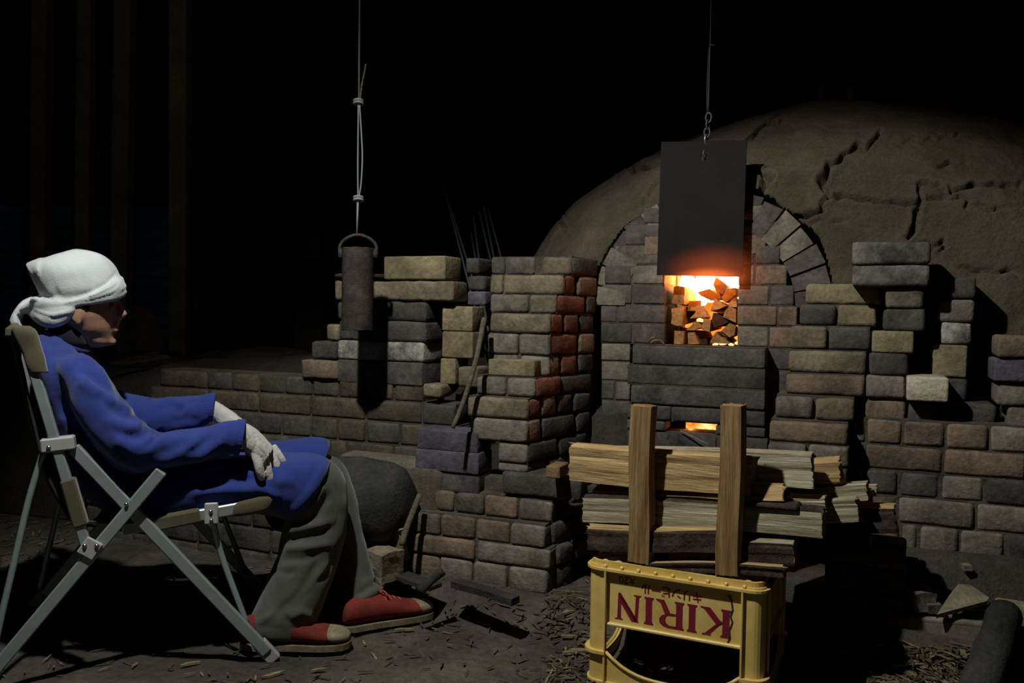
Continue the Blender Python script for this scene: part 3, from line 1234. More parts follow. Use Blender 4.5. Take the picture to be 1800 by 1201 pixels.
for fi, (poly, wd, kd) in enumerate(fire_polys):
    pts = [kh(*zx(x, y), wd)[2] for x, y in poly]
    tilt = E23 * random.uniform(.26, .34) + E13 * random.uniform(-.03, .03) + EZ * random.uniform(-.02, .015)
    c = sum(pts) / len(pts)
    V, Fs = prism(pts, (0, 0, 0), tilt)
    n = len(pts)
    for i in range(n):
        V[n + i] = c + tilt + (pts[i] - c) * .9
    mesh_obj('firewood_log', V, Fs, M_fdark if kd == 'dark' else M_fwood, label=fire_labels[fi], cat='log', group='firewood burning in the kiln mouth')

# flames: white-hot tongues above the heap, redder ones low between the logs
fl = MB()
for u, w, h, r in [(uL + .05, .40, .16, .04), (uL + .105, .36, .17, .045), (uL + .16, .42, .17, .05), (uR - .03, .36, .16, .045), (uL + .13, .55, .17, .06), (uL + .03, .58, .16, .05), (uR - .06, .58, .16, .06), (uL + .05, .22, .11, .02), (uL + .022, .26, .16, .03), (uR - .025, .20, .165, .03), (uL + .09, .24, .165, .03)]:
    prof = [(r * .3, 0), (r, .2 * h), (r * 1.05, .45 * h), (r * .9, .65 * h), (r * .6, .85 * h), (r * .12, h)]
    V, Fs = lathe(kp(u, w, zS + .13), prof, 14)
    V = [v + np.array([noise.noise(Vector(v) * 9), noise.noise(Vector(v) * 9 + Vector((5, 5, 5))), 0]) * .02 for v in V]
    fl.add(V, Fs)
remV, remN, remF = remesh(fl, .011, 4)
mesh_obj('flame', remV, remF, M_flame, smooth=True, label='white hot flames above the burning firewood', cat='fire')
fl = MB()
for u, w, h, r in [(uL + .04, .36, .17, .04), (uL + .10, .36, .17, .045), (uL + .16, .38, .17, .045), (uR - .04, .36, .17, .045), (uL + .13, .5, .17, .07)]:
    fl.add(*lathe(kp(u, w, zS + .004), [(r, 0), (r * 1.1, .3 * h), (r, .7 * h), (r * .5, h)], 14))
remV, remN, remF = remesh(fl, .012, 4)
mesh_obj('flame', remV, remF, M_flamelow, smooth=True, label='red orange flames low between the log ends', cat='fire')
M_spot = emis('ember_spot', [(.30, (1, .30, .04, 1)), (.55, (1, .62, .22, 1)), (.7, (1, .85, .5, 1))], 60, 2.6)
for u, w, z, r in [(uL + .185, .03, zS + .008, .008), (uL + .212, .03, zS + .006, .006), (uL + .240, .02, zS + .012, .009), (uL + .246, .02, zS + .034, .007), (uL + .16, .03, zS + .006, .006), (uL + .10, .10, zS + .085, .010)]:
    V, Fs = ellipsoid(kp(u, w, z), E13 * r * 1.6, E23 * r, EZ * r * .7, 10, 6)
    V = [np.array(v) + np.array(noise.noise_vector(Vector(v) * 60)) * .004 for v in map(np.array, V)]
    mesh_obj('flame', V, Fs, M_spot, smooth=True, label='small bright flame spot at the foot of the burning heap', cat='fire', group='flame spots among the log ends')


def glow(name, c, ru, rw, rz, strength, label):
    """fire bloom at the door edge, imitated by an emissive volume that thins out towards its edge"""
    m = bpy.data.materials.new(name)
    m.use_nodes = True
    nt = m.node_tree
    nt.nodes.remove(nt.nodes['Principled BSDF'])
    tc = nt.nodes.new('ShaderNodeTexCoord')
    ln = nt.nodes.new('ShaderNodeVectorMath')
    ln.operation = 'LENGTH'
    mp = nt.nodes.new('ShaderNodeMapping')
    mp.inputs['Rotation'].default_value = (0, 0, 0)
    mp.inputs['Scale'].default_value = (1 / ru, 1 / rw, 1 / rz)
    nt.links.new(tc.outputs['Object'], mp.inputs['Vector'])
    nt.links.new(mp.outputs[0], ln.inputs[0])
    mr = nt.nodes.new('ShaderNodeMapRange')
    mr.interpolation_type = 'SMOOTHSTEP'
    mr.inputs['From Min'].default_value = 0.0
    mr.inputs['From Max'].default_value = 1.0
    mr.inputs['To Min'].default_value = strength
    mr.inputs['To Max'].default_value = 0.0
    nt.links.new(ln.outputs['Value'], mr.inputs['Value'])
    e = nt.nodes.new('ShaderNodeEmission')
    e.inputs[0].default_value = (1, .16, .025, 1)
    nt.links.new(mr.outputs[0], e.inputs[1])
    nt.links.new(e.outputs[0], nt.nodes['Material Output'].inputs['Volume'])
    V, Fs = ellipsoid((0, 0, 0), X0 * ru, np.array([0, rw, 0]), EZ * rz, 20, 12)
    me = bpy.data.meshes.new(name)
    me.from_pydata([tuple(v) for v in V], [], Fs)
    me.materials.append(m)
    o = bpy.data.objects.new(name, me)
    COL.objects.link(o)
    o.location = c
    o.rotation_euler = (0, 0, R(-PHI))
    tag(o, label, 'fire')
    return o


glow('flame_glow', kh(1246, 487, -.075)[2], .135, .04, .038, 26.0, 'bright orange fire bloom added at the lower edge of the iron door')  # two added volumes imitate the fire's bloom over the door
glow('flame_glow', kh(1255, 480, -.085)[2], .20, .07, .11, 4.2, 'wide orange fire bloom added over the lower edge of the iron door')
# ember bed seen through the ash hole
eb = MB()
u0, ze0, _ = kh(1168, 764)
u1, ze1, _ = kh(1258, 745)
eb.add(*bevel_box(kp((u0 + u1) / 2, .10, (ze0 + ze1) / 2 - .005), E13 * (u1 - u0) * .7, E23 * .05, EZ * .04, .01))
eb.build('embers', M_ember, label='glowing orange embers inside the low ash hole', cat='embers')

for nm, loc, e, rad, colr in [('fire_light', kp(uL + .10, .17, zS + .195), 16, .04, (1, .32, .07)),
                              ('fire_light_front', kp(uL + .13, -.012, kh(1235, 494)[1]), .9, .02, (1, .36, .10)),
                              ('ember_light', kp((u0 + u1) / 2, .02, (ze0 + ze1) / 2), .35, .01, (1, .35, .10))]:
    l = bpy.data.lights.new(nm, 'POINT')
    l.energy = e
    l.color = colr
    l.shadow_soft_size = rad
    o = bpy.data.objects.new(nm, l)
    COL.objects.link(o)
    o.location = loc

# ------------------------------------------------------------------ low wall behind the chair
lw = empty('low_brick_wall', (*at_depth(500, 700, 3.1)[:2], 0), 'low weathered brick wall running behind the seated person', 'wall')
lwm = MB()
lcore = bpy.data.objects.new('mortar', bpy.data.meshes.new('mortar'))
COL.objects.link(lcore)
lcore.parent = lw
WLOC[lcore.name] = WLOC[lw.name]
zt = None
for Yc, xr, yt, yb, fs in [
    (3.02, 500, 661, 693, [(279, 362), (363, 405), (407, 452), (454, 498, 'moss'), (500, 546, 'dark'), (548, 593, 'moss'), (595, 641), (643, 690), (692, 742)]),
    (3.00, 545, 698, 732, [(262, 364, 'umber'), (366, 453, 'umber'), (455, 544, 'umber'), (546, 640, 'umber'), (642, 740), (742, 800)]),
    (2.98, 545, 732, 770, [(230, 330), (332, 414), (416, 492, 'dark'), (494, 543, 'dark'), (545, 591), (593, 640), (642, 700), (702, 745), (747, 800)]),
    (2.96, 600, 776, 812, [(200, 290), (292, 400), (402, 505), (507, 576, 'moss'), (577, 606, 'moss'), (607, 690), (692, 780)]),
    (2.955, 600, 813, 850, [(200, 300), (302, 350), (352, 470), (472, 530), (532, 600), (602, 690)]),
    (2.95, 450, 888, 928, [(150, 260), (262, 380), (382, 440), (442, 560), (562, 640), (642, 690)]),
    (2.945, 450, 930, 970, [(150, 270), (272, 345), (347, 408), (410, 473), (475, 600), (602, 680)]),
    (2.94, 450, 970, 1010, [(150, 230), (232, 345), (347, 402), (404, 470), (472, 540), (542, 660)]),
    (2.94, 450, 1010, 1050, [(150, 290), (292, 400), (402, 520), (522, 640)])]:
    c = at_depth(690, (yt + yb) / 2, Yc)[:2]
    z0, z1, _ = face_bricks(c, -PHI, xr, yt, yb, fs, .13, lw, ['umber', 'moss', 'umber', 'dark'], zt=zt, mortar=lwm)
    zt = z0
lcore.data.from_pydata([tuple(np.array(v) - WLOC[lw.name]) for v in lwm.v], [], lwm.f)
lcore.data.materials.append(M_mortar)
# mud skirt where the wall meets the stepped pier
c = at_depth(690, 850, 2.86)
V, Fs = bevel_box(c + np.array([0, .06, -.09]), E13 * .22, E23 * .06, EZ * .17, .04, 3)
V = [np.array(v) + EZ * 0 + .01 * noise.noise_vector(Vector(v) * 9) for v in map(np.array, V)]
mesh_obj('mud_skirt', V, Fs, M_mud, lw)

# earth bank behind the low wall
def build_bank():
    xs = np.linspace(-3.2, .6, 70)
    ys = np.linspace(3.22, 6.4, 50)
    V = []
    c0 = at_depth(690, 660, 3.02)[:2]
    for y in ys:
        for x in xs:
            yy = y + (c0[0] - x) * math.tan(R(PHI)) * .75
            z = .60 + .10 * sm(y, 3.2, 3.6) + .05 * noise.noise(Vector((x * 2, y * 2, 4))) + .03 * noise.noise(Vector((x * 7, y * 7, 1)))
            z -= .0
            V.append((x, yy, z))
    nx, ny = len(xs), len(ys)
    Fs = [(j * nx + i, j * nx + i + 1, (j + 1) * nx + i + 1, (j + 1) * nx + i) for j in range(ny - 1) for i in range(nx - 1)]
    n = len(V)
    V += [(v[0], v[1], 0) for v in V[:nx]]
    Fs += [(i + 1, i, n + i, n + i + 1) for i in range(nx - 1)]
    mesh_obj('floor', V, Fs, M_bank, smooth=True, kind='structure', label='raised earth bank behind the low brick wall', cat='ground')


build_bank()


# ------------------------------------------------------------------ loose bricks
def loose(px0, px1, yt, yb, Y, mat, depth, label, group='loose bricks stacked dry on the wall', ang=-PHI, roll=0, xr=None):
    xm = (px0 + px1) / 2
    c = at_depth(xm, (yt + yb) / 2, Y)[:2]
    dr = dir2(ang)
    s0, s1 = vhit(px0, (yt + yb) / 2, c, dr)[0], vhit(px1, (yt + yb) / 2, c, dr)[0]
    z0, z1 = vhit(xm, yb, c, dr)[1], vhit(xm, yt, c, dr)[1]
    inn = dir2(ang + 90)
    cc = c + dr * (s0 + s1) / 2 + inn * depth / 2
    return brick((cc[0], cc[1], (z0 + z1) / 2), ang, s1 - s0 - .002, depth, z1 - z0 - .0015, mat, name='loose_brick', roll=roll,
                 worn=mat not in ('purple', 'soot', 'pale', 'yellow'), label=label, cat='brick', group=group)


GL = 'loose bricks stacked behind the counterweight'
for a in [
    (674, 783, 450, 492, 3.01, 'yellow', .13, 'pale yellowish block topping the stack behind the hanging counterweight'),
    (587, 652, 493, 528, 3.08, 'tan', .12, 'tan brick under the rusty disc, beside the counterweight'),
    (654, 797, 494, 529, 3.00, 'tan', .12, 'long tan brick with sooty smudge below the pale top block'),
    (592, 749, 530, 564, 3.045, 'dark', .13, 'long dark brick third from the top of the counterweight stack'),
    (595, 749, 564, 600, 3.04, 'dark', .20, 'long grey black brick above the white stained one'),
    (592, 744, 600, 635, 3.04, 'white', .22, 'long brick with white stains in the counterweight stack'),
    (592, 742, 635, 676, 3.04, 'soot', .22, 'long dark brown brick at the foot of the counterweight stack'),
    (573, 593, 570, 600, 3.12, 'tan', .10, 'short orange tan brick end peeping out left of the stack'),
    (546, 591, 600, 632, 3.12, 'dark', .10, 'short mottled black and tan brick beside the stack'),
    (528, 591, 633, 667, 3.12, 'brown', .10, 'short grey brown brick resting directly on the low wall'),
    (776, 831, 538, 583, 2.97, 'yellow', .10, 'upper yellow firebrick standing between stack and pier'),
    (776, 831, 583, 630, 2.965, 'yellow', .11, 'middle yellow firebrick between stack and pier'),
    (773, 801, 630, 676, 2.975, 'yellow', .11, 'lower yellow firebrick between stack and pier'),
    (803, 840, 645, 682, 2.93, 'tan', .10, 'small tan half brick in front of the yellow firebricks'),
    (818, 842, 453, 482, 3.10, 'dark', .12, 'dark broken brick behind the pale top block'),
    (821, 853, 484, 511, 3.06, 'dark', .10, 'small dark brick next to the brick pier top'),
    (821, 854, 512, 537, 3.04, 'purple', .10, 'small slate coloured brick wedged beside the pier'),
]:
    loose(*a, GL)
# support between stack and wall top, hidden behind
loose(742, 774, 676, 700, 2.93, 'tan', .10, 'flat tan brick filling the top of the low wall', GL)

GD = 'dark bricks piled on the step'
loose(732, 840, 757, 794, 2.79, 'purple', .115, 'top slate purple brick of the three on the step', GD)
loose(729, 841, 793, 831, 2.785, 'purple', .115, 'middle slate purple brick of the three on the step', GD)
loose(733, 842, 830, 865, 2.79, 'soot', .115, 'bottom dark brown brick of the three on the step', GD)
o_ = loose(857, 940, 632, 662, 2.775, 'yellow', .06, 'small yellow brick with grooved ends on the pier ledge', 'single brick on the ledge')

GR = 'loose bricks stacked at the right of the mouth'
for a in [
    (1497, 1637, 424, 465, 2.45, 'block', .17, 'upper large grey black block crowning the right stack'),
    (1497, 1636, 465, 504, 2.455, 'block', .165, 'lower large grey black block crowning the right stack'),
    (1556, 1625, 505, 543, 2.46, 'grey', .11, 'light grey brick directly under the large black blocks'),
    (1552, 1627, 543, 582, 2.46, 'dark', .12, 'dark speckled brick second under the large black blocks'),
    (1532, 1607, 582, 621, 2.46, 'yellow', .20, 'yellowish brick with chipped lower edge in the right stack'),
    (1526, 1597, 621, 661, 2.46, 'dark', .20, 'charcoal brick under the chipped yellowish one'),
    (1521, 1593, 661, 701, 2.45, 'grey', .20, 'grey brick beside the white and rust coloured brick'),
    (1520, 1593, 701, 741, 2.46, 'brown', .20, 'rough broken brick at the foot of the right stack'),
    (1594, 1669, 663, 707, 2.36, 'pale', .17, 'white brick with a rust coloured end lying on the wall'),
    (1663, 1717, 487, 526, 2.47, 'dark', .12, 'topmost black brick of the narrow rear column'),
    (1650, 1715, 526, 566, 2.47, 'grey', .12, 'grey brick second from the top of the rear column'),
    (1653, 1709, 566, 606, 2.47, 'white', .12, 'grey brick with flaking pale skin in the rear column'),
    (1639, 1701, 606, 664, 2.47, 'yellow', .12, 'half yellow stained block low in the rear column'),
    (1639, 1701, 664, 706, 2.47, 'dark', .12, 'shadowed dark brick under the yellow stained block'),
    (1597, 1647, 707, 744, 2.41, 'dark', .16, 'small dark brick beneath the white and rust one'),
    (1653, 1752, 710, 754, 2.40, 'dark', .20, 'long dark chamfered brick lying on the retaining wall'),
    (1752, 1860, 590, 630, 2.30, 'brown', .12, 'top brown brick with peeling skin near the wall end'),
    (1746, 1860, 631, 673, 2.31, 'purple', .12, 'lilac grey brick under the peeling brown one'),
    (1751, 1860, 674, 715, 2.32, 'grey', .12, 'grey brick under the lilac grey one'),
    (1771, 1860, 716, 757, 2.32, 'grey', .12, 'grey brick lowest of the stack near the wall end'),
]:
    loose(*a, GR)

# ------------------------------------------------------------------ crate
TH = 25.5
CB = at_z(1347, 1030, .312)
C1, C2 = dir2(-TH), dir2(90 - TH)
C13, C23 = np.array([*C1, 0]), np.array([*C2, 0])
CL, CD, CH = .445, .365, .312
CA = CB[:2] - C1 * CL


def cp(x, y, z, o=None):
    o = CA if o is None else o
    p = o + C1 * x + C2 * y
    return np.array([p[0], p[1], z])


def strokes(name, polys, org, sx, sz, y, mat, parent, flip=True):
    """flat print: polygons in a unit frame, turned upside down like the crate"""
    mb = MB()
    for poly in polys:
        P = []
        for a, b in poly:
            if flip:
                a, b = -a, -b
            P.append(org + C13 * a * sx + EZ * b * sz)
        mb.add(*prism(P, C23 * y, C23 * (y - .0006)))
    return mb.build(name, mat, parent)


def thick(pts, w):
    """stroke polygons along a polyline"""
    out = []
    for (x0, y0), (x1, y1) in zip(pts, pts[1:]):
        d = np.array([x1 - x0, y1 - y0], float)
        d /= np.linalg.norm(d)
        n = np.array([-d[1], d[0]]) * w / 2
        e = d * w * .25
        a, b = np.array([x0, y0]) - e, np.array([x1, y1]) + e
        out.append([tuple(a + n), tuple(b + n), tuple(b - n), tuple(a - n)])
    return out


def build_crate(o, label, front_print):
    root = empty('beer_crate', cp(CL / 2, CD / 2, 0, o), label, 'crate')
    q = lambda x, y, z: cp(x, y, z, o)
    bx = lambda x0, x1, y0, y1, z0, z1: bevel_box(q((x0 + x1) / 2, (y0 + y1) / 2, (z0 + z1) / 2), C13 * (x1 - x0) / 2, C23 * (y1 - y0) / 2, EZ * (z1 - z0) / 2, .002)
    cw = .055
    # corner columns: rounded shells
    for sx, sy in ((0, 0), (1, 0), (1, 1), (0, 1)):
        X, Y = (CL if sx else 0), (CD if sy else 0)
        dx, dy = (-1 if sx else 1), (-1 if sy else 1)
        path = [(cw, .004), (.030, .004)] + [(.030 - .026 * math.sin(t), .030 - .026 * math.cos(t)) for t in np.linspace(.2, math.pi / 2 - .2, 5)] + [(.004, .030), (.004, cw)]
        V, Fs = [], []
        m = len(path)
        for z in (0.0, CH - .012):
            for (a, b) in path:
                V.append(q(X + dx * a, Y + dy * b, z))
        inner = [(cw, .010), (.032, .010)] + [(.032 - .022 * math.sin(t), .032 - .022 * math.cos(t)) for t in np.linspace(.2, math.pi / 2 - .2, 5)] + [(.010, .032), (.010, cw)]
        for z in (0.0, CH - .012):
            for (a, b) in inner:
                V.append(q(X + dx * a, Y + dy * b, z))
        for i in range(m - 1):
            Fs += [(i, i + 1, m + i + 1, m + i), (2 * m + i + 1, 2 * m + i, 3 * m + i, 3 * m + i + 1), (m + i, m + i + 1, 3 * m + i + 1, 3 * m + i), (i + 1, i, 2 * m + i, 2 * m + i + 1)]
        Fs += [(0, m, 3 * m, 2 * m), (m - 1, 3 * m - 1, 4 * m - 1, 2 * m - 1)]
        col = mesh_obj('corner_post', V, Fs, M_crate, root)
        # upright fins on the column faces
        for a, b, ax in ((cw - .002, -.001, 0), (-.001, cw - .002, 1)):
            mesh_obj('fin', *bevel_box(q(X + dx * a, Y + dy * b, CH / 2 - .01), C13 * .0025, C23 * .0045, EZ * (CH / 2 - .012), .001), M_crate, col)
    # panels with print, and lower bands with a dipped edge
    zp0, zp1 = CH - .158, CH - .022
    front = mesh_obj('panel', *bx(cw, CL - cw, .010, .014, zp0, zp1), M_crate, root)
    mesh_obj('panel', *bx(cw, CL - cw, CD - .014, CD - .010, zp0, zp1), M_crate, root)
    sideR = mesh_obj('panel', *bx(CL - .014, CL - .010, cw, CD - cw, zp0, zp1), M_crate, root)
    mesh_obj('panel', *bx(.010, .014, cw, CD - cw, zp0, zp1), M_crate, root)
    for y in (.012, CD - .012):
        mesh_obj('ledge', *bx(cw, CL - cw, y - .010, y + .006, zp0 - .005, zp0 + .003), M_crate, root)
    for x in (.012, CL - .012):
        mesh_obj('ledge', *bx(x - .010, x + .010, cw, CD - cw, zp0 - .005, zp0 + .003), M_crate, root)
    for sd in range(4):
        Lc = CL if sd % 2 == 0 else CD
        xs = np.linspace(cw, Lc - cw, 17)
        top = [.030 + .052 * (abs(2 * (x - Lc / 2) / (Lc - 2 * cw))) ** 3 for x in xs]
        V, Fs = [], []
        for dep in (.004, .012):
            for x, t in zip(xs, top):
                for z in (0, t):
                    V.append(q(x, dep, z) if sd == 0 else q(CL - dep, x, z) if sd == 1 else q(x, CD - dep, z) if sd == 2 else q(dep, x, z))
        k = len(xs)
        for i in range(k - 1):
            a = 2 * i
            Fs += [(a, a + 2, a + 3, a + 1), (2 * k + a + 2, 2 * k + a, 2 * k + a + 1, 2 * k + a + 3), (a + 1, a + 3, 2 * k + a + 3, 2 * k + a + 1), (a, 2 * k + a, 2 * k + a + 2, a + 2)]
        mesh_obj('lower_band', V, Fs, M_crate, root)
        pts = [(q(x, .002, t) if sd == 0 else q(CL - .002, x, t) if sd == 1 else q(x, CD - .002, t) if sd == 2 else q(.002, x, t)) for x, t in zip(xs, top)]
        mesh_obj('lip', *tube(pts, .0045, 6), M_crate, root, smooth=True)
    # rims

    def rrect(x0, x1, y0, y1, r, z, n=5):
        pts = []
        for cx, cy, t0 in ((x1 - r, y1 - r, 0), (x0 + r, y1 - r, 90), (x0 + r, y0 + r, 180), (x1 - r, y0 + r, 270)):
            for k in range(n + 1):
                t = R(t0 + 90 * k / n)
                pts.append(q(cx + r * math.cos(t), cy + r * math.sin(t), z))
        return pts

    def rimring(inset, out, r, z0, z1, name):
        A = rrect(-out, CL + out, -out, CD + out, r + out, z0)
        B = rrect(-out, CL + out, -out, CD + out, r + out, z1)
        Cc = rrect(inset, CL - inset, inset, CD - inset, max(r - inset, .008), z1)
        Dd = rrect(inset, CL - inset, inset, CD - inset, max(r - inset, .008), z0)
        k = len(A)
        V = A + B + Cc + Dd
        Fs = []
        for i in range(k):
            j = (i + 1) % k
            for s0, s1 in ((0, 1), (1, 2), (2, 3), (3, 0)):
                Fs.append((s0 * k + i, s0 * k + j, s1 * k + j, s1 * k + i))
        return mesh_obj(name, V, Fs, M_crate, root)
    rimring(.012, .006, .036, CH - .022, CH - .016, 'rim')
    rimring(.016, -.008, .034, CH - .016, CH, 'foot_rail')
    for sx, sy in ((0, 0), (1, 0), (1, 1), (0, 1)):
        X, Y = (CL if sx else 0), (CD if sy else 0)
        dx, dy = (-1 if sx else 1), (-1 if sy else 1)
        path = [(cw, -.008)] + [(.030 - .038 * math.sin(t), .030 - .038 * math.cos(t)) for t in np.linspace(0, math.pi / 2, 7)] + [(-.008, cw)]
        inn_ = [(cw, .006)] + [(.030 - .025 * math.sin(t), .030 - .025 * math.cos(t)) for t in np.linspace(0, math.pi / 2, 7)] + [(.006, cw)]
        m = len(path)
        V = [q(X + dx * a, Y + dy * b, z) for z in (.076, .084) for pth in (path, inn_) for a, b in pth]
        Fs = []
        for i in range(m - 1):
            Fs += [(i, i + 1, 2 * m + i + 1, 2 * m + i), (m + i + 1, m + i, 3 * m + i, 3 * m + i + 1), (2 * m + i, 2 * m + i + 1, 3 * m + i + 1, 3 * m + i), (i + 1, i, m + i, m + i + 1)]
        mesh_obj('collar', V, Fs, M_crate, root)
    rimring(.012, .003, .036, 0, .006, 'bottom_rim')
    # notches of the foot rail: small blocks along the front
    for i in range(9):
        x = .05 + i * (CL - .1) / 8
        mesh_obj('notch_block', *bx(x - .004, x + .004, .001, .010, CH - .016, CH - .008), M_crate, root)
    # bottle floor (the crate stands upside down): bars and rings
    for i in range(6):
        x = .02 + i * (CL - .04) / 5
        mesh_obj('floor_bar', *bx(x - .003, x + .003, .02, CD - .02, CH - .03, CH - .008), M_crate, root)
    for j in range(5):
        y = .02 + j * (CD - .04) / 4
        mesh_obj('floor_bar', *bx(.02, CL - .02, y - .003, y + .003, CH - .03, CH - .008), M_crate, root)
    for i in range(5):
        for j in range(4):
            x = .02 + (i + .5) * (CL - .04) / 5
            y = .02 + (j + .5) * (CD - .04) / 4 - (.028 if j == 0 else 0)
            mesh_obj('bottle_ring', *lathe(q(x, y, CH - .010), [(.024, 0), (.025, .006), (.022, .009), (.015, .009), (.012, .005), (.002, .005)], 18), M_ring, root)
    if front_print:
        # panel frame in print units
        def pan(fx, fz):
            return q(cw + fx * (CL - 2 * cw), .0, zp1 - fz * (zp1 - zp0))
        K = [[(.0, 0), (.0, .05), (.05, .10), (.05, .90), (.0, .95), (.0, 1), (.30, 1), (.30, .95), (.25, .90), (.25, .10), (.30, .05), (.30, 0)],
             [(.25, .46), (.62, .95), (.58, .98), (.58, 1), (.86, 1), (.86, .97), (.76, .93), (.44, .56), (.80, .08), (.92, .03), (.92, 0), (.62, 0), (.25, .52)]]
        I = [[(.0, 0), (.0, .04), (.05, .10), (.05, .90), (.0, .96), (.0, 1), (.30, 1), (.30, .96), (.25, .90), (.25, .10), (.30, .04), (.30, 0)]]
        Rr = [[(.0, 0), (.0, .04), (.05, .10), (.05, .90), (.0, .96), (.0, 1), (.28, 1), (.25, .90), (.25, .10), (.30, .04), (.30, 0)],
              [(.25, 1), (.50, 1), (.66, .95), (.76, .84), (.77, .70), (.70, .58), (.56, .50), (.47, .52), (.56, .60), (.58, .72), (.55, .84), (.46, .91), (.25, .91)],
              [(.25, .46), (.25, .53), (.45, .55), (.60, .50), (.74, .12), (.88, .03), (.88, 0), (.62, 0), (.42, .46)]]
        Nn = [[(.0, 0), (.0, .03), (.06, .06), (.10, .98), (.20, .98), (.17, .06), (.24, .03), (.24, 0)],
              [(.06, 1), (.30, 1), (.66, .36), (.66, .0), (.70, 0), (.74, .06), (.18, 1)],
              [(.58, 1), (.58, .97), (.64, .94), (.64, .02), (.74, .02), (.76, .94), (.84, .97), (.84, 1)]]
        org = pan(.925, .395)
        polys = []
        x = 0
        for g, w in ((K, .98), (I, .36), (Rr, .92), (I, .37), (Nn, .84)):
            polys += [[(a + x, b - 1 + .0) for a, b in p] for p in g]
            x += w + .03
        tot = x
        wid = .87 * (CL - 2 * cw)
        hgt = .50 * (zp1 - zp0)
        # upside down: the text runs from right to left, its top towards the ground
        polys = [[(a, b + 1) for a, b in p] for p in polys]
        strokes('lettering', polys, org + EZ * 0, wid / tot, hgt, .0098, M_print, front)
        kana = []
        ki = thick([(.1, .68), (.9, .74)], .13) + thick([(.05, .38), (.95, .44)], .13) + thick([(.40, 1), (.60, 0)], .14)
        ri = thick([(.22, .95), (.22, .42)], .15) + thick([(.75, .97), (.75, .45), (.66, .2), (.4, .02)], .15)
        n_ = thick([(.1, .85), (.35, .68)], .15) + thick([(.12, .08), (.5, .16), (.78, .4), (.92, .78)], .15)
        bi = thick([(.18, .95), (.18, .2), (.3, .07), (.85, .07)], .15) + thick([(.2, .55), (.8, .66)], .14) + thick([(.72, 1), (.78, .84)], .1) + thick([(.9, 1), (.96, .84)], .1)
        ch = thick([(.05, .5), (.95, .5)], .14)
        ru = thick([(.26, .9), (.26, .4), (.08, .05)], .15) + thick([(.6, .95), (.6, .1), (.8, .2), (.97, .45)], .15)
        for i, g in enumerate((ki, ri, n_, bi, ch, ru)):
            kana += [[(a + i * 1.08, b) for a, b in p] for p in g]
        strokes('lettering', kana, pan(.715, .165), .455 * (CL - 2 * cw) / 6.48, .175 * (zp1 - zp0), .0098, M_print, front)
        dai = thick([(.05, .66), (.95, .66)], .15) + thick([(.5, 1), (.48, .6), (.08, .02)], .15) + thick([(.52, .6), (.95, .02)], .15)
        two = thick([(.1, .75), (.3, .95), (.65, .93), (.75, .7), (.1, .05), (.8, .05)], .16)
        zero = thick([(.5 + .36 * math.cos(t), .5 + .46 * math.sin(t)) for t in np.linspace(0, 2 * math.pi, 13)], .16)
        ds = dai + [[(a + 1.15, b) for a, b in p] for p in two] + [[(a + 2.1, b) for a, b in p] for p in zero]
        strokes('lettering', ds, pan(.215, .085), .125 * (CL - 2 * cw) / 3.0, .13 * (zp1 - zp0), .0098, M_print, front)
        oo = [[(a + i * 1.05, b) for a, b in p] for i in range(2) for p in zero]
        strokes('lettering', oo, pan(.93, .12), .035 * (CL - 2 * cw) / 2, .05 * (zp1 - zp0), .0098, M_printpale, front)
        # long dark crack down the panel near its right end
        ck = [(.905, .12), (.925, .22), (.935, .38), (.92, .5), (.935, .6), (.915, .75), (.92, .9), (.905, .97)]
        mb = MB()
        for (a0, b0), (a1, b1) in zip(ck, ck[1:]):
            p, r_ = pan(a0, b0) + C23 * .0098, pan(a1, b1) + C23 * .0098
            mb.add(*bar(p, r_, .0045, .0012, C23, .0003))
        mb.build('crack', M_bark, front)
    return root


crate1 = build_crate(CA, 'upturned yellow plastic beer crate with red lettering carrying the firewood', True)
for k in range(5):
    c = at_depth(1524, 1040, 2.27)
    brick((c[0] + .004 * (k % 2), c[1] + .02, .033 + k * .069), -TH, .20, .11, .066, 'dark', name='loose_brick',
          label=['lowest', 'second lowest', 'middle', 'second highest', 'topmost'][k] + ' dark brick of the shadowed prop under the jutting logs', cat='brick', group='brick prop under the log ends')


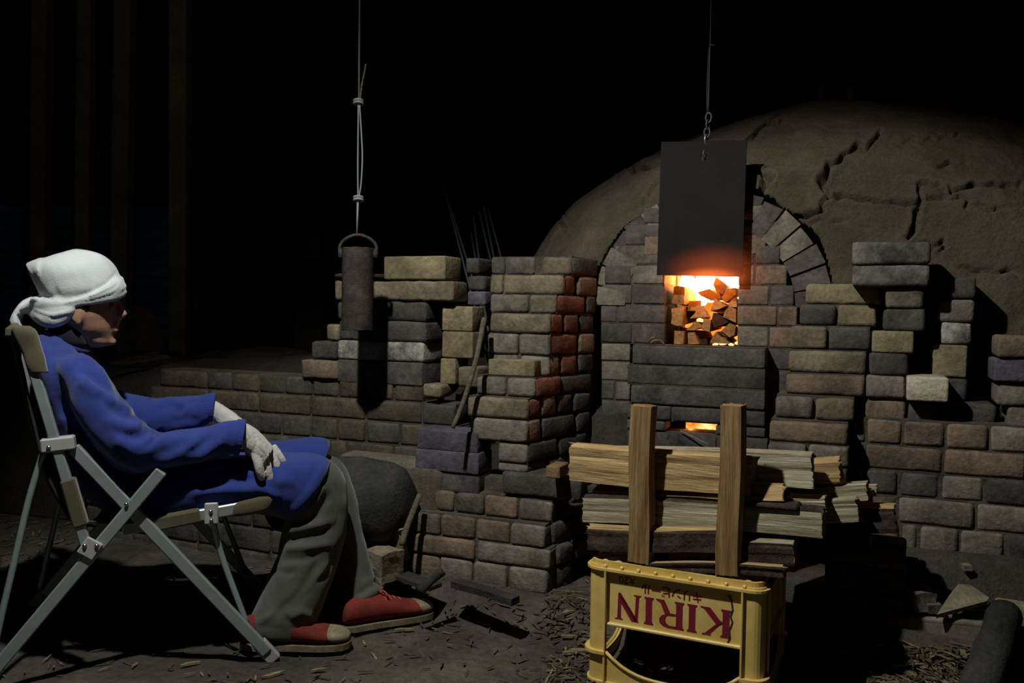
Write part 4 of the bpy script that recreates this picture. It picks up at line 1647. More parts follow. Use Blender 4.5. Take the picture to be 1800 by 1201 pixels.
# ------------------------------------------------------------------ firewood
def split_log(name, p, q, section, mats, seed, parent=None, jag=.006, taper=.06, along=12, label=None, group=None, cat='log', up=EZ, bend=.006):
    """section: polygon (across, up) in metres with a material index per side; p,q: end centres"""
    rr = random.Random(seed)
    p, q = np.asarray(p, float), np.asarray(q, float)
    d = q - p
    L = np.linalg.norm(d)
    d /= L
    upv = up - d * (up @ d)
    upv /= np.linalg.norm(upv)
    ac = np.cross(upv, d)
    pts, mi = [], []
    k = len(section)
    sub = 9
    for i in range(k):
        a, b = section[i], section[(i + 1) % k]
        for j in range(sub):
            t = j / sub
            pts.append(((a[0] + (b[0] - a[0]) * t), (a[1] + (b[1] - a[1]) * t)))
            mi.append(a[2])
    n = len(pts)
    gr = [1.1 * noise.noise(Vector((i * .55, seed * 3.7, 0))) + rr.uniform(-.35, .35) - (1.6 if rr.random() < .07 else 0) for i in range(n)]
    V, Fs, MI = [], [], []
    for s in range(along + 1):
        t = s / along
        for i, (a, b) in enumerate(pts):
            g = 1 + gr[i] * .06 * (.6 + .8 * abs(noise.noise(Vector((t * 3, i * .3, seed))))) + .11 * noise.noise(Vector((i * .22, t * 2.2, seed * 1.3)))
            sc = g * (1 - taper * t)
            end = 0
            if s == 0: end = -rr.uniform(0, jag)
            if s == along: end = rr.uniform(0, jag)
            bb = bend * math.sin(math.pi * t + seed)
            V.append(p + d * (L * t + end * (1 + 2 * (gr[i] > .45))) + ac * (a * sc) + upv * (b * sc + bb))
    for s in range(along):
        for i in range(n):
            j = (i + 1) % n
            Fs.append((s * n + i, s * n + j, (s + 1) * n + j, (s + 1) * n + i))
            MI.append(mi[i])
    Fs += [tuple(range(n))[::-1], tuple(along * n + i for i in range(n))]
    MI += [2, 2]
    c = (p + q) / 2
    # local X along the log so that the grain follows it
    Rm = np.stack([d, ac, upv], 1)
    me = bpy.data.meshes.new(name)
    me.from_pydata([tuple(Rm.T @ (np.array(v) - c)) for v in V], [], Fs)
    for m in mats:
        me.materials.append(m)
    me.polygons.foreach_set('material_index', MI)
    o = bpy.data.objects.new(name, me)
    COL.objects.link(o)
    o.matrix_world = Matrix(((*Rm[0], c[0]), (*Rm[1], c[1]), (*Rm[2], c[2]), (0, 0, 0, 1)))
    WLOC[o.name] = c
    tag(o, label, cat, group)
    return o


def ch(px, py, qd):
    return vhit(px, py, CA + C2 * qd, C1)[2]


PAL = [M_split, M_bark, M_end]
WEA = [M_weather, M_bark, M_end]
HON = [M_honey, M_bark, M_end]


def sec(w, h, shape='quad', top=0, front=0, back=0, bot=1):
    """cross-section; first coordinate towards the kiln"""
    if shape == 'quad':
        return [(-w / 2, -h / 2, front), (-w / 2 * .94, h / 2 * .82, top), (-w * .2, h / 2, top), (w / 2, h / 2 * .8, back), (w / 2 * .9, -h / 2, bot)]
    if shape == 'wedge':
        return [(-w / 2, -h * .3, front), (-w * .1, h / 2, top), (w / 2, h * .25, back), (w * .35, -h / 2, bot), (-w * .3, -h / 2, bot)]
    if shape == 'flat':
        return [(-w / 2, -h * .45, front), (-w / 2, h * .35, top), (w / 2, h / 2, back), (w / 2, -h / 2, bot)]


GW = 'firewood stacked on the crates'
PILE = [
    # x0,y0 left end centre; x1,y1 right end centre; depth behind crate front; width, height; shape, mats, label
    (1012, 806, 1322, 838, .10, .085, .098, 'quad', PAL, dict(), 'long pale split log along the top, held behind the two stakes'),
    (1045, 800, 1426, 816, .19, .075, .058, 'quad', WEA, dict(), 'bleached split log with orange streaks behind the top pale log'),
    (1200, 838, 1428, 844, .155, .06, .052, 'wedge', WEA, dict(), 'splintered grey log under the orange streaked one'),
    (1160, 862, 1376, 862, .095, .06, .05, 'wedge', PAL, dict(bot=0), 'short log with shadowed rough end beside the tall stake'),
    (1180, 836, 1474, 825, .285, .05, .07, 'flat', PAL, dict(), 'clean pale log flaring to a wide sawn end'),
    (1200, 872, 1523, 862, .30, .07, .045, 'quad', WEA, dict(), 'thin grey split log under the flaring pale one'),
    (1300, 862, 1539, 866, .37, .04, .028, 'flat', WEA, dict(), 'narrow stick of wood poking out behind the thin grey log'),
    (1320, 912, 1572, 912, .345, .09, .075, 'quad', PAL, dict(front=1), 'bark covered log with a pale top jutting out farthest'),
    (1036, 890, 1446, 915, .095, .085, .070, 'quad', WEA, dict(top=1), 'thick weathered log with flaking bark crossing both stakes'),
    (1240, 886, 1450, 882, .175, .07, .045, 'quad', WEA, dict(), 'white weathered log wedged behind the flaking bark log'),
    (1280, 895, 1505, 890, .235, .055, .062, 'quad', WEA, dict(), 'ribbed grey split log with square shadowed end'),
    (1290, 918, 1513, 912, .27, .05, .03, 'flat', PAL, dict(front=1), 'small pale log under the ribbed grey one'),
    (1045, 936, 1285, 948, .062, .09, .060, 'quad', PAL, dict(front=1), 'dark barked log with a pale split top near the crate corner'),
    (1185, 960, 1397, 970, .085, .10, .060, 'quad', WEA, dict(front=1), 'barked log with white split top right above the crate'),
    (1150, 991, 1378, 999, .055, .08, .034, 'flat', PAL, dict(front=1), 'flat barked slab lying directly on the crate'),
    (1100, 900, 1400, 905, .20, .09, .070, 'quad', HON, dict(front=1), 'hidden brown log in the heart of the pile'),
    (1120, 936, 1420, 938, .25, .10, .055, 'quad', HON, dict(front=1), 'dark brown log low at the back of the pile'),
    (1280, 945, 1528, 945, .33, .08, .055, 'quad', HON, dict(front=1), 'dim log resting on the second crate'),
    (1050, 862, 1180, 868, .115, .07, .03, 'flat', PAL, dict(), 'thin curled splinter slab under the top pale log'),
]
for i, (x0, y0, x1, y1, qd, w, h, shp, mats, sk, lab) in enumerate(PILE):
    split_log('firewood_log', ch(x0, y0, qd), ch(x1, y1, qd), sec(w, h, shp, **sk), mats, 11 + i, label=lab, group=GW)
# stakes standing at the front of the crate
for i, (x0, y0, x1, y1, w, dpt, lab) in enumerate([
    (1123, 984, 1136, 714, .062, .05, 'tall upright split stake with knot near its top, at the far crate end'),
    (1286, 1007, 1284, 713, .058, .05, 'tall upright split stake with a straight dark grain')]):
    s = [(-dpt / 2, -w / 2, 0), (-dpt / 2 * 1.1, w * .1, 0), (-dpt * .3, w / 2, 0), (dpt / 2, w * .42, 0), (dpt / 2, -w * .45, 0)]
    split_log('wood_stake', ch(x0, y0, .035), ch(x1, y1, .03), s, [M_honey, M_honey, M_end], 71 + i * 3, label=lab, group='stakes holding the firewood', cat='stake', up=C13, taper=.02, jag=.002)
# bark flake lying on the weathered log
V, Fs = bevel_box(ch(1364, 886, .08), C13 * .055, C23 * .03, EZ * .006, .004)
V = [np.array(v) + np.array(noise.noise_vector(Vector(v) * 30)) * .008 for v in map(np.array, V)]
mesh_obj('bark_flake', V, Fs, M_bark, label='dark curled flake of bark on the weathered log', cat='bark')
# curled bark strip sticking out left
pts = curve_pts([ch(x, y, .10) for x, y in ((1040, 880), (1022, 886), (1008, 888), (1003, 884), (1008, 878))], 5)
V, Fs = tube(pts, .005, 6)
mesh_obj('bark_strip', V, Fs, M_bark, smooth=True, label='curled strip of bark poking out of the pile', cat='bark')


# ------------------------------------------------------------------ chair and person frame
YAW = 18.0
EF, EL = dir2(YAW), dir2(90 + YAW)
EF3, EL3 = np.array([*EF, 0]), np.array([*EL, 0])
FOOT = at_z(475, 1166, 0.0)


def S(px, py, b=0.0):
    return vhit(px, py, FOOT[:2] + EL * b, EF)[2]


def smooth_rings(rg, n=4):
    C = curve_pts([r[0] for r in rg], n)
    A = curve_pts([r[1] for r in rg], n)
    B = curve_pts([r[2] for r in rg], n)
    return list(zip(C, A, B))


CW = .56          # chair width
chair = empty('folding_chair', S(240, 1150, CW / 2) * np.array([1, 1, 0]), 'olive canvas folding camp chair with crossed aluminium legs', 'chair')


def cside(far):
    off = EL3 * (CW if far else 0.0)
    P = lambda x, y, db=0.0: S(x, y, 0) + off + EL3 * (-db if far else db)
    sg = -1 if far else 1
    # back post, from the hinge to the top
    post = mesh_obj('back_post', *bar(P(151, 958), P(40, 585), .024, .020, EL3), M_alu, chair)
    l1 = mesh_obj('leg', *bar(P(126, 790, .022), P(470, 1152, .022), .030, .020, EL3), M_alu, chair)
    l2 = mesh_obj('leg', *bar(P(284, 828), P(-18, 1188), .030, .020, EL3), M_alu, chair)
    rail = mesh_obj('seat_rail', *bar(P(212, 938, .045), P(470, 890, .045), .030, .024, EL3), M_alu, chair)
    foot = mesh_obj('foot_cap', *bar(P(456, 1138, .03), P(484, 1168, .03), .036, .026, EL3), M_bracket, chair)
    foot2 = mesh_obj('foot_cap', *bar(P(-8, 1177), P(-34, 1206), .036, .026, EL3), M_bracket, chair)
    # braces
    mesh_obj('brace', *tube(curve_pts([P(371, 915, .055), P(388, 985, .06), P(412, 1050, .05), P(436, 1112, .042)], 4), .008, 10), M_alu, chair, smooth=True)
    mesh_obj('brace', *tube(curve_pts([P(77, 785, .02), P(48, 880, .02), P(24, 985, .015), P(-4, 1105, .012), P(-16, 1165, .012)], 4), .008, 10), M_alu, chair, smooth=True)
    # brackets and bolts
    b1 = mesh_obj('bracket', *bar(P(72, 784, .002), P(132, 777, .002), .034, .034, EL3, .004), M_bracket, chair)
    b2 = mesh_obj('bracket', *bar(P(146, 954, -.014), P(174, 969, -.014), .046, .008, EL3, .003), M_bracket, chair)
    b3 = mesh_obj('bracket', *bar(P(371, 888, .027), P(371, 926, .027), .034, .008, EL3, .003), M_bracket, chair)
    for par, (x, y, db) in ((b1, (88, 785, -.016)), (b2, (151, 956, -.019)), (b2, (172, 956, -.019)), (b3, (370, 903, .022)), (b3, (371, 919, .022)),
                            (l2, (223, 885, -.012)), (l1, (263, 928, .018)), (l1, (435, 1119, .018))):
        c = P(x, y, db)
        V, Fs = lathe(c, [(.0055, 0), (.005, .002), (.003, .004), (.0005, .005)], 10, -EL3 * sg)
        mesh_obj('bolt', V, Fs, M_bolt, par, smooth=True)
    # canvas sleeves
    rg_ = []
    for x, y, w_, t_ in ((70, 655, .020, .016), (66, 645, .021, .017), (58, 622, .022, .018), (50, 600, .025, .019), (42, 582, .027, .020), (36, 574, .020, .017)):
        rg_.append((P(x, y), EF3 * w_, EL3 * t_))
    V_, F_ = loft(smooth_rings(rg_, 3), 20, 3.5)
    V_ = [np.array(v) + np.array(noise.noise_vector(Vector(v) * 22)) * .004 for v in map(np.array, V_)]
    mesh_obj('canvas_sleeve', V_, F_, M_olive, chair, smooth=True)
    mesh_obj('canvas_sleeve', *bar(P(143, 924), P(119, 842), .034, .030, EL3, .004), M_olive, chair)
    mesh_obj('canvas_sleeve', *bar(P(262, 930, .045), P(352, 912, .045), .036, .032, EL3, .005), M_olive, chair)
    rg_ = []
    for x, y, w_, t_ in ((409, 903, .018, .015), (425, 900, .021, .018), (450, 895, .023, .019), (470, 891, .022, .018), (479, 889, .012, .010)):
        rg_.append((P(x, y, .045), EZ * w_ + EF3 * .003, EL3 * t_))
    V_, F_ = loft(smooth_rings(rg_, 3), 20, 3.0)
    mesh_obj('canvas_sleeve', V_, F_, M_olive, chair, smooth=True)


cside(False)
cside(True)


def sheet(name, px, b0, b1, mat, parent, sag=.03, th=.006, nb=13, bulge=0):
    """cloth stretched across the chair between its two sides along a pixel path"""
    path = curve_pts([S(x, y, 0) for x, y in px], 5)
    V = []
    n = len(path)
    dirs = []
    for i in range(n):
        d = path[min(i + 1, n - 1)] - path[max(i - 1, 0)]
        dirs.append(np.cross(EL3, d / np.linalg.norm(d)))
    for side in (0, 1):
        for i in range(n):
            for k in range(nb):
                t = k / (nb - 1)
                V.append(path[i] + EL3 * (b0 + (b1 - b0) * t) + dirs[i] * (sag * 4 * t * (1 - t)) + dirs[i] * th * side)
    Fs = []
    N = n * nb
    for i in range(n - 1):
        for k in range(nb - 1):
            a = i * nb + k
            Fs += [(a, a + 1, a + nb + 1, a + nb), (N + a + 1, N + a, N + a + nb, N + a + nb + 1)]
    for i in range(n - 1):
        for k in (0, nb - 1):
            a = i * nb + k
            Fs.append((a, a + nb, N + a + nb, N + a) if k == 0 else (a + nb, a, N + a, N + a + nb))
    for k in range(nb - 1):
        a = (n - 1) * nb + k
        Fs += [(k + 1, k, N + k, N + k + 1), (a, a + 1, N + a + 1, N + a)]
    return mesh_obj(name, V, Fs, mat, parent, smooth=True)


sheet('back_canvas', [(22, 585), (40, 650), (60, 745), (85, 840), (128, 918)], .015, CW - .015, M_blackmesh, chair, sag=.05)
sheet('seat_canvas', [(150, 925), (230, 928), (330, 906), (430, 888), (478, 880)], .058, CW - .058, M_olive, chair, sag=.03)
# headrest roll
mesh_obj('head_roll', *bar(S(26, 584, .0), S(26, 584, CW), .045, .040, EF3, .015), M_olive, chair)

# ------------------------------------------------------------------ person
person = empty('person', S(300, 1150, .2) * np.array([1, 1, 0]), 'seated person in blue jacket, white head towel, white gloves and red canvas shoes', 'person')


def rings(spec):
    """(x1,y1,x2,y2,b,half-width): silhouette points in the plane b give the in-plane axis"""
    out = []
    for x1, y1, x2, y2, b, hw in spec:
        p, q = S(x1, y1, b), S(x2, y2, b)
        out.append(((p + q) / 2, (p - q) / 2, EL3 * hw))
    return out


def limb(spec, n=4, pw=2.0):
    return loft(smooth_rings(rings(spec), n), 26, pw)


BC = .28
# ---- body: one continuous figure with the face
body = MB()
body.add(*limb([(200, 478, 88, 490, BC, .060), (207, 498, 78, 508, BC, .070), (210, 516, 78, 526, BC, .075), (206, 531, 82, 545, BC, .077), (205, 548, 94, 562, BC, .074),
                (203, 561, 106, 572, BC, .067), (202, 575, 118, 584, BC, .059), (199.5, 588, 130, 597, BC, .044), (198, 600, 146, 607, BC, .033), (191, 609, 160, 612, BC, .018)]))
body.add(*ellipsoid(S(138, 497, BC), EF3 * .098, EL3 * .074, EZ * .085))
# nose, lips, chin, brow ridge, ear, cheek
body.add(*limb([(209, 521, 192, 522, BC, .010), (214, 533, 195, 534, BC, .011), (220, 545, 196, 546, BC, .014), (225, 553, 197, 555, BC, .017), (215, 561, 197, 562, BC, .016)], 3))
for x, y, a, b_, c_ in ((207.5, 567.5, .008, .018, .005), (206, 573, .006, .020, .004), (205.5, 581.5, .008, .017, .005), (198, 601, .013, .017, .011), (203, 521, .012, .045, .008)):
    body.add(*ellipsoid(S(x, y, BC) - EF3 * .002, EF3 * a, EL3 * b_, EZ * c_, 14, 8))
for s in (-1, 1):
    bb = BC + s * .076
    body.add(*ellipsoid(S(136, 553, bb), EF3 * .016 + EZ * .004, EL3 * .008, EZ * .028, 14, 10))
    body.add(*ellipsoid(S(137, 566, bb), EF3 * .010, EL3 * .007, EZ * .010, 12, 8))
    body.add(*ellipsoid(S(201, 556, BC + s * .012), EF3 * .009, EL3 * .008, EZ * .006, 12, 6))
body.add(*limb([(165, 590, 95, 570, BC, .055), (150, 625, 92, 605, BC, .054), (140, 655, 96, 635, BC, .08)], 4))
body.add(*limb([(142, 650, 96, 635, BC, .10), (172, 700, 112, 690, BC, .14), (212, 765, 138, 780, BC, .14), (265, 825, 175, 855, BC, .15), (315, 835, 235, 895, BC, .15)], 4))
for b, arm in ((.12, [(130, 662), (182, 728), (250, 790)]), (.49, [(135, 665), (190, 722), (240, 742)])):
    body.add(*tube([S(x, y, b) for x, y in arm], [.032, .030, .026], 14))
body.add(*tube([S(250, 790, .12), S(262, 790, .06), S(330, 782, .05), S(405, 768, .06)], [.030, .030, .028, .020], 14))
body.add(*tube([S(240, 742, .49), S(280, 735, .495), S(320, 730, .475), S(365, 718, .445)], [.026, .026, .024, .020], 14))
body.add(*tube([S(300, 862, .18), S(430, 856, .16), S(555, 862, .15)], [.056, .054, .05], 16))
body.add(*tube([S(555, 862, .15), S(535, 965, .14), S(505, 1095, .12)], [.05, .048, .034], 14))
body.add(*tube([S(300, 858, .38), S(440, 848, .36), S(580, 858, .32)], [.056, .054, .05], 16))
body.add(*tube([S(580, 858, .32), S(610, 955, .27), S(648, 1058, .22)], [.05, .046, .034], 14))
bv, bn, bf = remesh(body, .0048, 5)
bv = sculpt(bv, bn, [
    ([(196, 536), (206, 537)], 4.5, -.007), ([(190, 541), (204, 543)], 2.0, .0018),        # eye socket, lid
    ([(193, 539), (205, 540)], 1.2, -.0022), ([(176, 536), (190, 541)], 1.5, -.0016), ([(174, 546), (190, 546)], 1.5, -.0014),
    ([(178, 552), (191, 549)], 1.4, -.0012), ([(207, 562), (197, 572), (194, 582)], 2.0, -.0028), ([(198, 574), (207, 575)], 1.2, -.003),
    ([(206, 557), (209, 559)], 1.5, -.002), ([(187, 566), (190, 580)], 2.4, -.0014), ([(160, 590), (190, 598)], 4, -.003)], bf, .7, .005, 1)
mesh_obj('body', bv, bf, M_skin, person, smooth=True)
for s in (-1, 1):
    V, Fs = ellipsoid(S(195.5, 538.5, BC + s * .031), EF3 * .011, EL3 * .011, EZ * .010, 14, 8)
    mesh_obj('eyeball', V, Fs, M_eye, person, smooth=True)
    pts = curve_pts([S(188, 529, BC + s * .055), S(199, 524, BC + s * .044), S(206, 525, BC + s * .022)], 4)
    mesh_obj('eyebrow', *tube(pts, [.003] * len(pts), 6), M_hair, person, smooth=True)
# short hair showing between towel and ear
V, Fs = ellipsoid(S(148, 541, BC - .068), EF3 * .016, EL3 * .010, EZ * .018, 14, 8)
mesh_obj('hair', V, Fs, M_hair, person, smooth=True)
V, Fs = ellipsoid(S(112, 572, BC), EF3 * .030, EL3 * .062, EZ * .035, 16, 10)
mesh_obj('hair', V, Fs, M_hair, person, smooth=True)

# ---- head towel
tw = MB()
tw.add(*limb([(212, 519, 100, 544, BC, .074), (216, 511, 84, 536, BC, .084), (214, 498, 72, 522, BC, .093), (210, 483, 64, 505, BC, .092), (203, 468, 56, 489, BC, .088),
              (192, 456, 49, 474, BC, .076), (176, 446, 52, 463, BC, .058), (155, 440, 82, 452, BC, .036), (135, 437.5, 112, 443, BC, .014)], 4))
tw.add(*limb([(46, 463, 48, 473, BC, .012), (58, 458, 62, 492, BC, .045), (74, 452, 78, 505, BC, .07)], 3))


def roll_(pts, rad):
    P = curve_pts([S(x, y, b) for x, y, b in pts], 5)
    t = np.linspace(0, 1, len(P))
    rr_ = np.interp(t, np.linspace(0, 1, len(rad)), rad)
    tw.add(*tube(P, list(rr_), 12))


for s in (-1, 1):
    m = lambda d: BC + s * d
    roll_([(213, 514, m(.0)), (208, 518, m(.045)), (190, 525, m(.070)), (160, 530, m(.079)), (125, 534, m(.081)), (92, 538, m(.070)), (66, 535, m(.03))], [.015, .013, .010, .010, .012, .016])
    roll_([(214, 503, m(.0)), (207, 508, m(.055)), (185, 518, m(.078)), (150, 526, m(.086)), (115, 532, m(.085)), (84, 534, m(.066)), (66, 532, m(.03))], [.013, .012, .010, .009, .010, .012])
    roll_([(211, 492, m(.0)), (205, 499, m(.055)), (186, 510, m(.082)), (158, 521, m(.091))], [.011, .010, .008, .006])
    roll_([(131, 541, m(.078)), (112, 549, m(.079)), (90, 553, m(.066)), (66, 541, m(.03))], [.012, .018, .020, .014])
    roll_([(128, 547, m(.076)), (108, 562, m(.072)), (86, 563, m(.06)), (62, 547, m(.02))], [.009, .016, .019, .014])
    roll_([(112, 562, m(.068)), (92, 570, m(.055)), (72, 563, m(.035)), (56, 548, m(.01))], [.008, .012, .014, .013])
# knot and hanging tail
tw.add(*ellipsoid(S(60, 536, BC), EF3 * .022, EL3 * .034, EZ * .024, 14, 10))
tw.add(*limb([(66, 526, 58, 545, BC, .03), (50, 524, 44, 552, BC - .01, .034), (36, 532, 36, 566, BC - .015, .036), (24, 548, 40, 576, BC - .02, .034), (17, 566, 38, 583, BC - .02, .03)], 4))
roll_([(58, 534, .25), (57, 527, .235), (64, 525, .23), (70, 528, .235)], [.008, .007, .007, .006])
tv, tn, tf = remesh(tw, .0045, 3)
tv = vnoise(tv, 30, .0012, tn, 2)
tv = sculpt(tv, tn, [
    ([(206, 478), (190, 497), (165, 512), (130, 524), (95, 532)], 2.6, -.004), ([(212, 490), (200, 506), (170, 520), (130, 530)], 2.0, -.004),
    ([(215, 506), (196, 519), (160, 529), (115, 535)], 1.8, -.004), ([(100, 507), (97, 520), (105, 515)], 2.6, -.003), ([(66, 497), (75, 510), (80, 520)], 3.5, -.003),
    ([(72, 515), (92, 527)], 3, -.002), ([(120, 543), (90, 549), (62, 542)], 1.8, -.005), ([(124, 553), (95, 561), (60, 549)], 1.8, -.005), ([(24, 550), (38, 560), (50, 545)], 2.4, -.006),
    ([(30, 542), (46, 556), (44, 572)], 2.5, -.005), ([(47, 467), (62, 490), (67, 505)], 1.5, .002)], tf, 2.0, .006, 1)
mesh_obj('head_towel', tv, tf, M_towel, person, smooth=True)

# ---- jacket
jk = MB()
jk.add(*limb([(142, 608, 72, 584, BC, .09), (160, 630, 66, 606, BC, .17), (188, 668, 68, 646, BC, .215), (216, 712, 78, 705, BC, .21), (248, 752, 98, 768, BC, .20),
              (285, 790, 132, 825, BC, .20), (318, 812, 168, 878, BC, .205), (345, 815, 225, 905, BC, .205)], 4, 2.3))
# near sleeve
jk.add(*limb([(142, 616, 92, 636, .13, .05), (160, 626, 100, 656, .105, .066), (188, 664, 116, 694, .08, .07), (212, 705, 140, 742, .06, .068), (246, 738, 172, 790, .05, .070), (282, 762, 212, 826, .045, .066),
              (312, 758, 262, 830, .045, .060), (345, 752, 318, 818, .045, .056), (392, 742, 372, 806, .05, .054), (426, 737, 416, 797, .055, .053)], 4))
# far sleeve
jk.add(*limb([(148, 625, 100, 650, .44, .07), (200, 680, 150, 735, .48, .072), (262, 698, 232, 778, .50, .070), (300, 699, 290, 770, .495, .062), (340, 695, 335, 758, .47, .056), (374, 691, 368, 744, .45, .052)], 4))
# skirt over the near thigh, then the far one
jk.add(*limb([(250, 930, 285, 800, .17, .12), (330, 905, 350, 798, .16, .118), (420, 893, 438, 797, .15, .115), (478, 896, 512, 797, .145, .110), (500, 912, 556, 799, .145, .104), (508, 914, 581, 809, .145, .098)], 4, 2.4))
jk.add(*limb([(260, 900, 290, 795, .38, .12), (350, 880, 380, 788, .37, .115), (440, 870, 468, 778, .36, .11), (515, 862, 540, 770, .345, .10), (548, 850, 578, 773, .34, .095)], 4, 2.4))
jv, jn, jf = remesh(jk, .0065, 5)
n1 = vnoise(jv, 9, .006) + vnoise(jv, 22, .0025, seed=3)
jv = jv + jn * n1[:, None]
jv = sculpt(jv, jn, [
    # sleeve seam and shoulder
    ([(118, 640), (123, 660), (140, 690), (158, 720), (180, 755), (205, 785)], 1.8, -.004), ([(118, 630), (140, 622), (160, 620)], 2.0, -.003),
    ([(100, 600), (108, 625), (118, 640)], 1.8, -.003),
    # drapes of the upper arm
    ([(135, 665), (170, 690), (205, 715)], 6, .008), ([(150, 655), (185, 680), (215, 712)], 5, -.006), ([(165, 640), (195, 690), (235, 735)], 5, .006),
    ([(170, 690), (200, 720), (240, 742)], 5, -.008), ([(190, 740), (230, 752), (250, 745)], 6, .010), ([(215, 765), (250, 770), (262, 755)], 5, -.010),
    ([(200, 770), (235, 790), (275, 765)], 6, .008), ([(255, 790), (272, 775), (285, 755)], 4, -.010), ([(240, 800), (262, 790), (290, 770)], 5, .010),
    ([(285, 800), (300, 790), (330, 775)], 5, -.007), ([(330, 800), (352, 785), (372, 765)], 4, -.006), ([(345, 808), (365, 795), (395, 770)], 5, .006),
    ([(130, 750), (160, 790), (200, 825), (240, 840)], 6, -.008), ([(110, 720), (140, 780), (180, 825)], 6, .006), ([(100, 690), (125, 750), (165, 810)], 4, -.006),
    # cuff band
    ([(412, 740), (405, 770), (402, 798)], 1.6, -.003), ([(422, 738), (416, 770), (412, 797)], 4, .002),
    # lap
    ([(385, 825), (420, 818), (450, 822)], 4, -.010), ([(330, 830), (380, 818), (430, 812)], 5, .008), ([(340, 850), (400, 845), (450, 842)], 5, -.006), ([(330, 868), (400, 862), (460, 860)], 5, .005),
    ([(455, 858), (478, 868), (492, 880)], 4, .010), ([(462, 872), (480, 882), (495, 890)], 3, -.010), ([(470, 888), (486, 882), (492, 872)], 3, -.007), ([(480, 850), (500, 845), (520, 850)], 6, .004),
    ([(559, 813), (549, 835), (532, 865), (500, 898)], 1.4, -.003), ([(572, 812), (560, 840), (535, 880), (510, 905)], 5, .003),
    ([(372, 860), (375, 880)], 1.4, -.002), ([(425, 802), (470, 806), (505, 806)], 3, -.012), ([(300, 742), (330, 735), (350, 742)], 4, -.006),
    ([(270, 712), (300, 706), (330, 712)], 4, .005), ([(310, 730), (325, 712), (345, 702)], 3, -.006), ([(364, 694), (360, 715), (358, 738)], 1.5, -.003)], jf, 2.3, .013, 2, 1.45)
mesh_obj('jacket', jv, jf, M_blue, person, smooth=True)
# collar and cuff rims: thin turned edges with real thickness
for spec, nm in (([(432, 738, 420, 800, .055, .056), (418, 737, 408, 799, .055, .056)], 'cuff'), ([(379, 690, 373, 742, .45, .053), (366, 692, 360, 741, .455, .053)], 'cuff')):
    rg = rings(spec)
    mb = MB()
    n = 28
    V = []
    for (c_, a_, b_), k_ in ((rg[0], 1), (rg[1], 1), (rg[1], .90), (rg[0], .90)):
        for k in range(n):
            t = 2 * math.pi * k / n
            V.append(c_ + (a_ * math.cos(t) + b_ * math.sin(t)) * k_)
    Fs = []
    for i in range(4):
        j = (i + 1) % 4
        for k in range(n):
            k2 = (k + 1) % n
            Fs.append((i * n + k, i * n + k2, j * n + k2, j * n + k))
    mb.add(V, Fs).build(nm, M_blue, person, smooth=False)
# jacket collar, and a dark shirt band standing in for deep neck shadow
M_navy = cloth('neck_shade_navy', (14, 15, 24), (20, 21, 34))
for spec, mt, nm in (([(166, 622, 74, 594, BC, .080), (150, 606, 80, 580, BC, .066)], M_blue, 'collar'), ([(160, 618, 80, 588, BC, .070), (166, 590, 92, 562, BC, .060)], M_navy, 'neck_shade_collar')):
    rg = rings(spec)
    V = []
    n = 32
    for (c_, a_, b_), k_ in ((rg[0], 1.0), (rg[1], 1.0), (rg[1], .9), (rg[0], .88)):
        for k in range(n):
            t = 2 * math.pi * k / n
            V.append(c_ + (a_ * math.cos(t) + b_ * math.sin(t)) * k_)
    Fs = [(i * n + k, i * n + (k + 1) % n, ((i + 1) % 4) * n + (k + 1) % n, ((i + 1) % 4) * n + k) for i in range(4) for k in range(n)]
    mesh_obj(nm, V, Fs, mt, person, smooth=True)

# ---- trousers
tr = MB()
tr.add(*limb([(430, 900, 450, 805, .15, .088), (500, 912, 545, 803, .15, .09), (496, 925, 590, 815, .15, .09), (492, 942, 610, 858, .15, .09), (487, 975, 608, 925, .145, .09), (471, 1018, 593, 990, .14, .09),
              (450, 1066, 572, 1048, .13, .088), (437, 1096, 557, 1094, .125, .082), (440, 1112, 553, 1112, .125, .078)], 4, 2.2))
tr.add(*limb([(440, 890, 460, 800, .34, .088), (520, 905, 570, 800, .33, .09), (520, 930, 610, 825, .32, .088), (545, 965, 634, 905, .30, .085), (580, 1010, 650, 985, .27, .082), (608, 1055, 666, 1028, .24, .075), (614, 1072, 677, 1041, .235, .068)], 4, 2.2))
tr.add(*ellipsoid(S(300, 865, BC), EF3 * .14, EL3 * .19, EZ * .09))
tr.add(*limb([(300, 900, 320, 810, .17, .1), (430, 895, 445, 808, .155, .09)], 4))
tr.add(*limb([(300, 895, 320, 805, .38, .1), (430, 885, 445, 800, .35, .09)], 4))
pv, pn, pf = remesh(tr, .0065, 4)
pv = pv + pn * (vnoise(pv, 8, .005) + vnoise(pv, 25, .002, seed=5))[:, None]
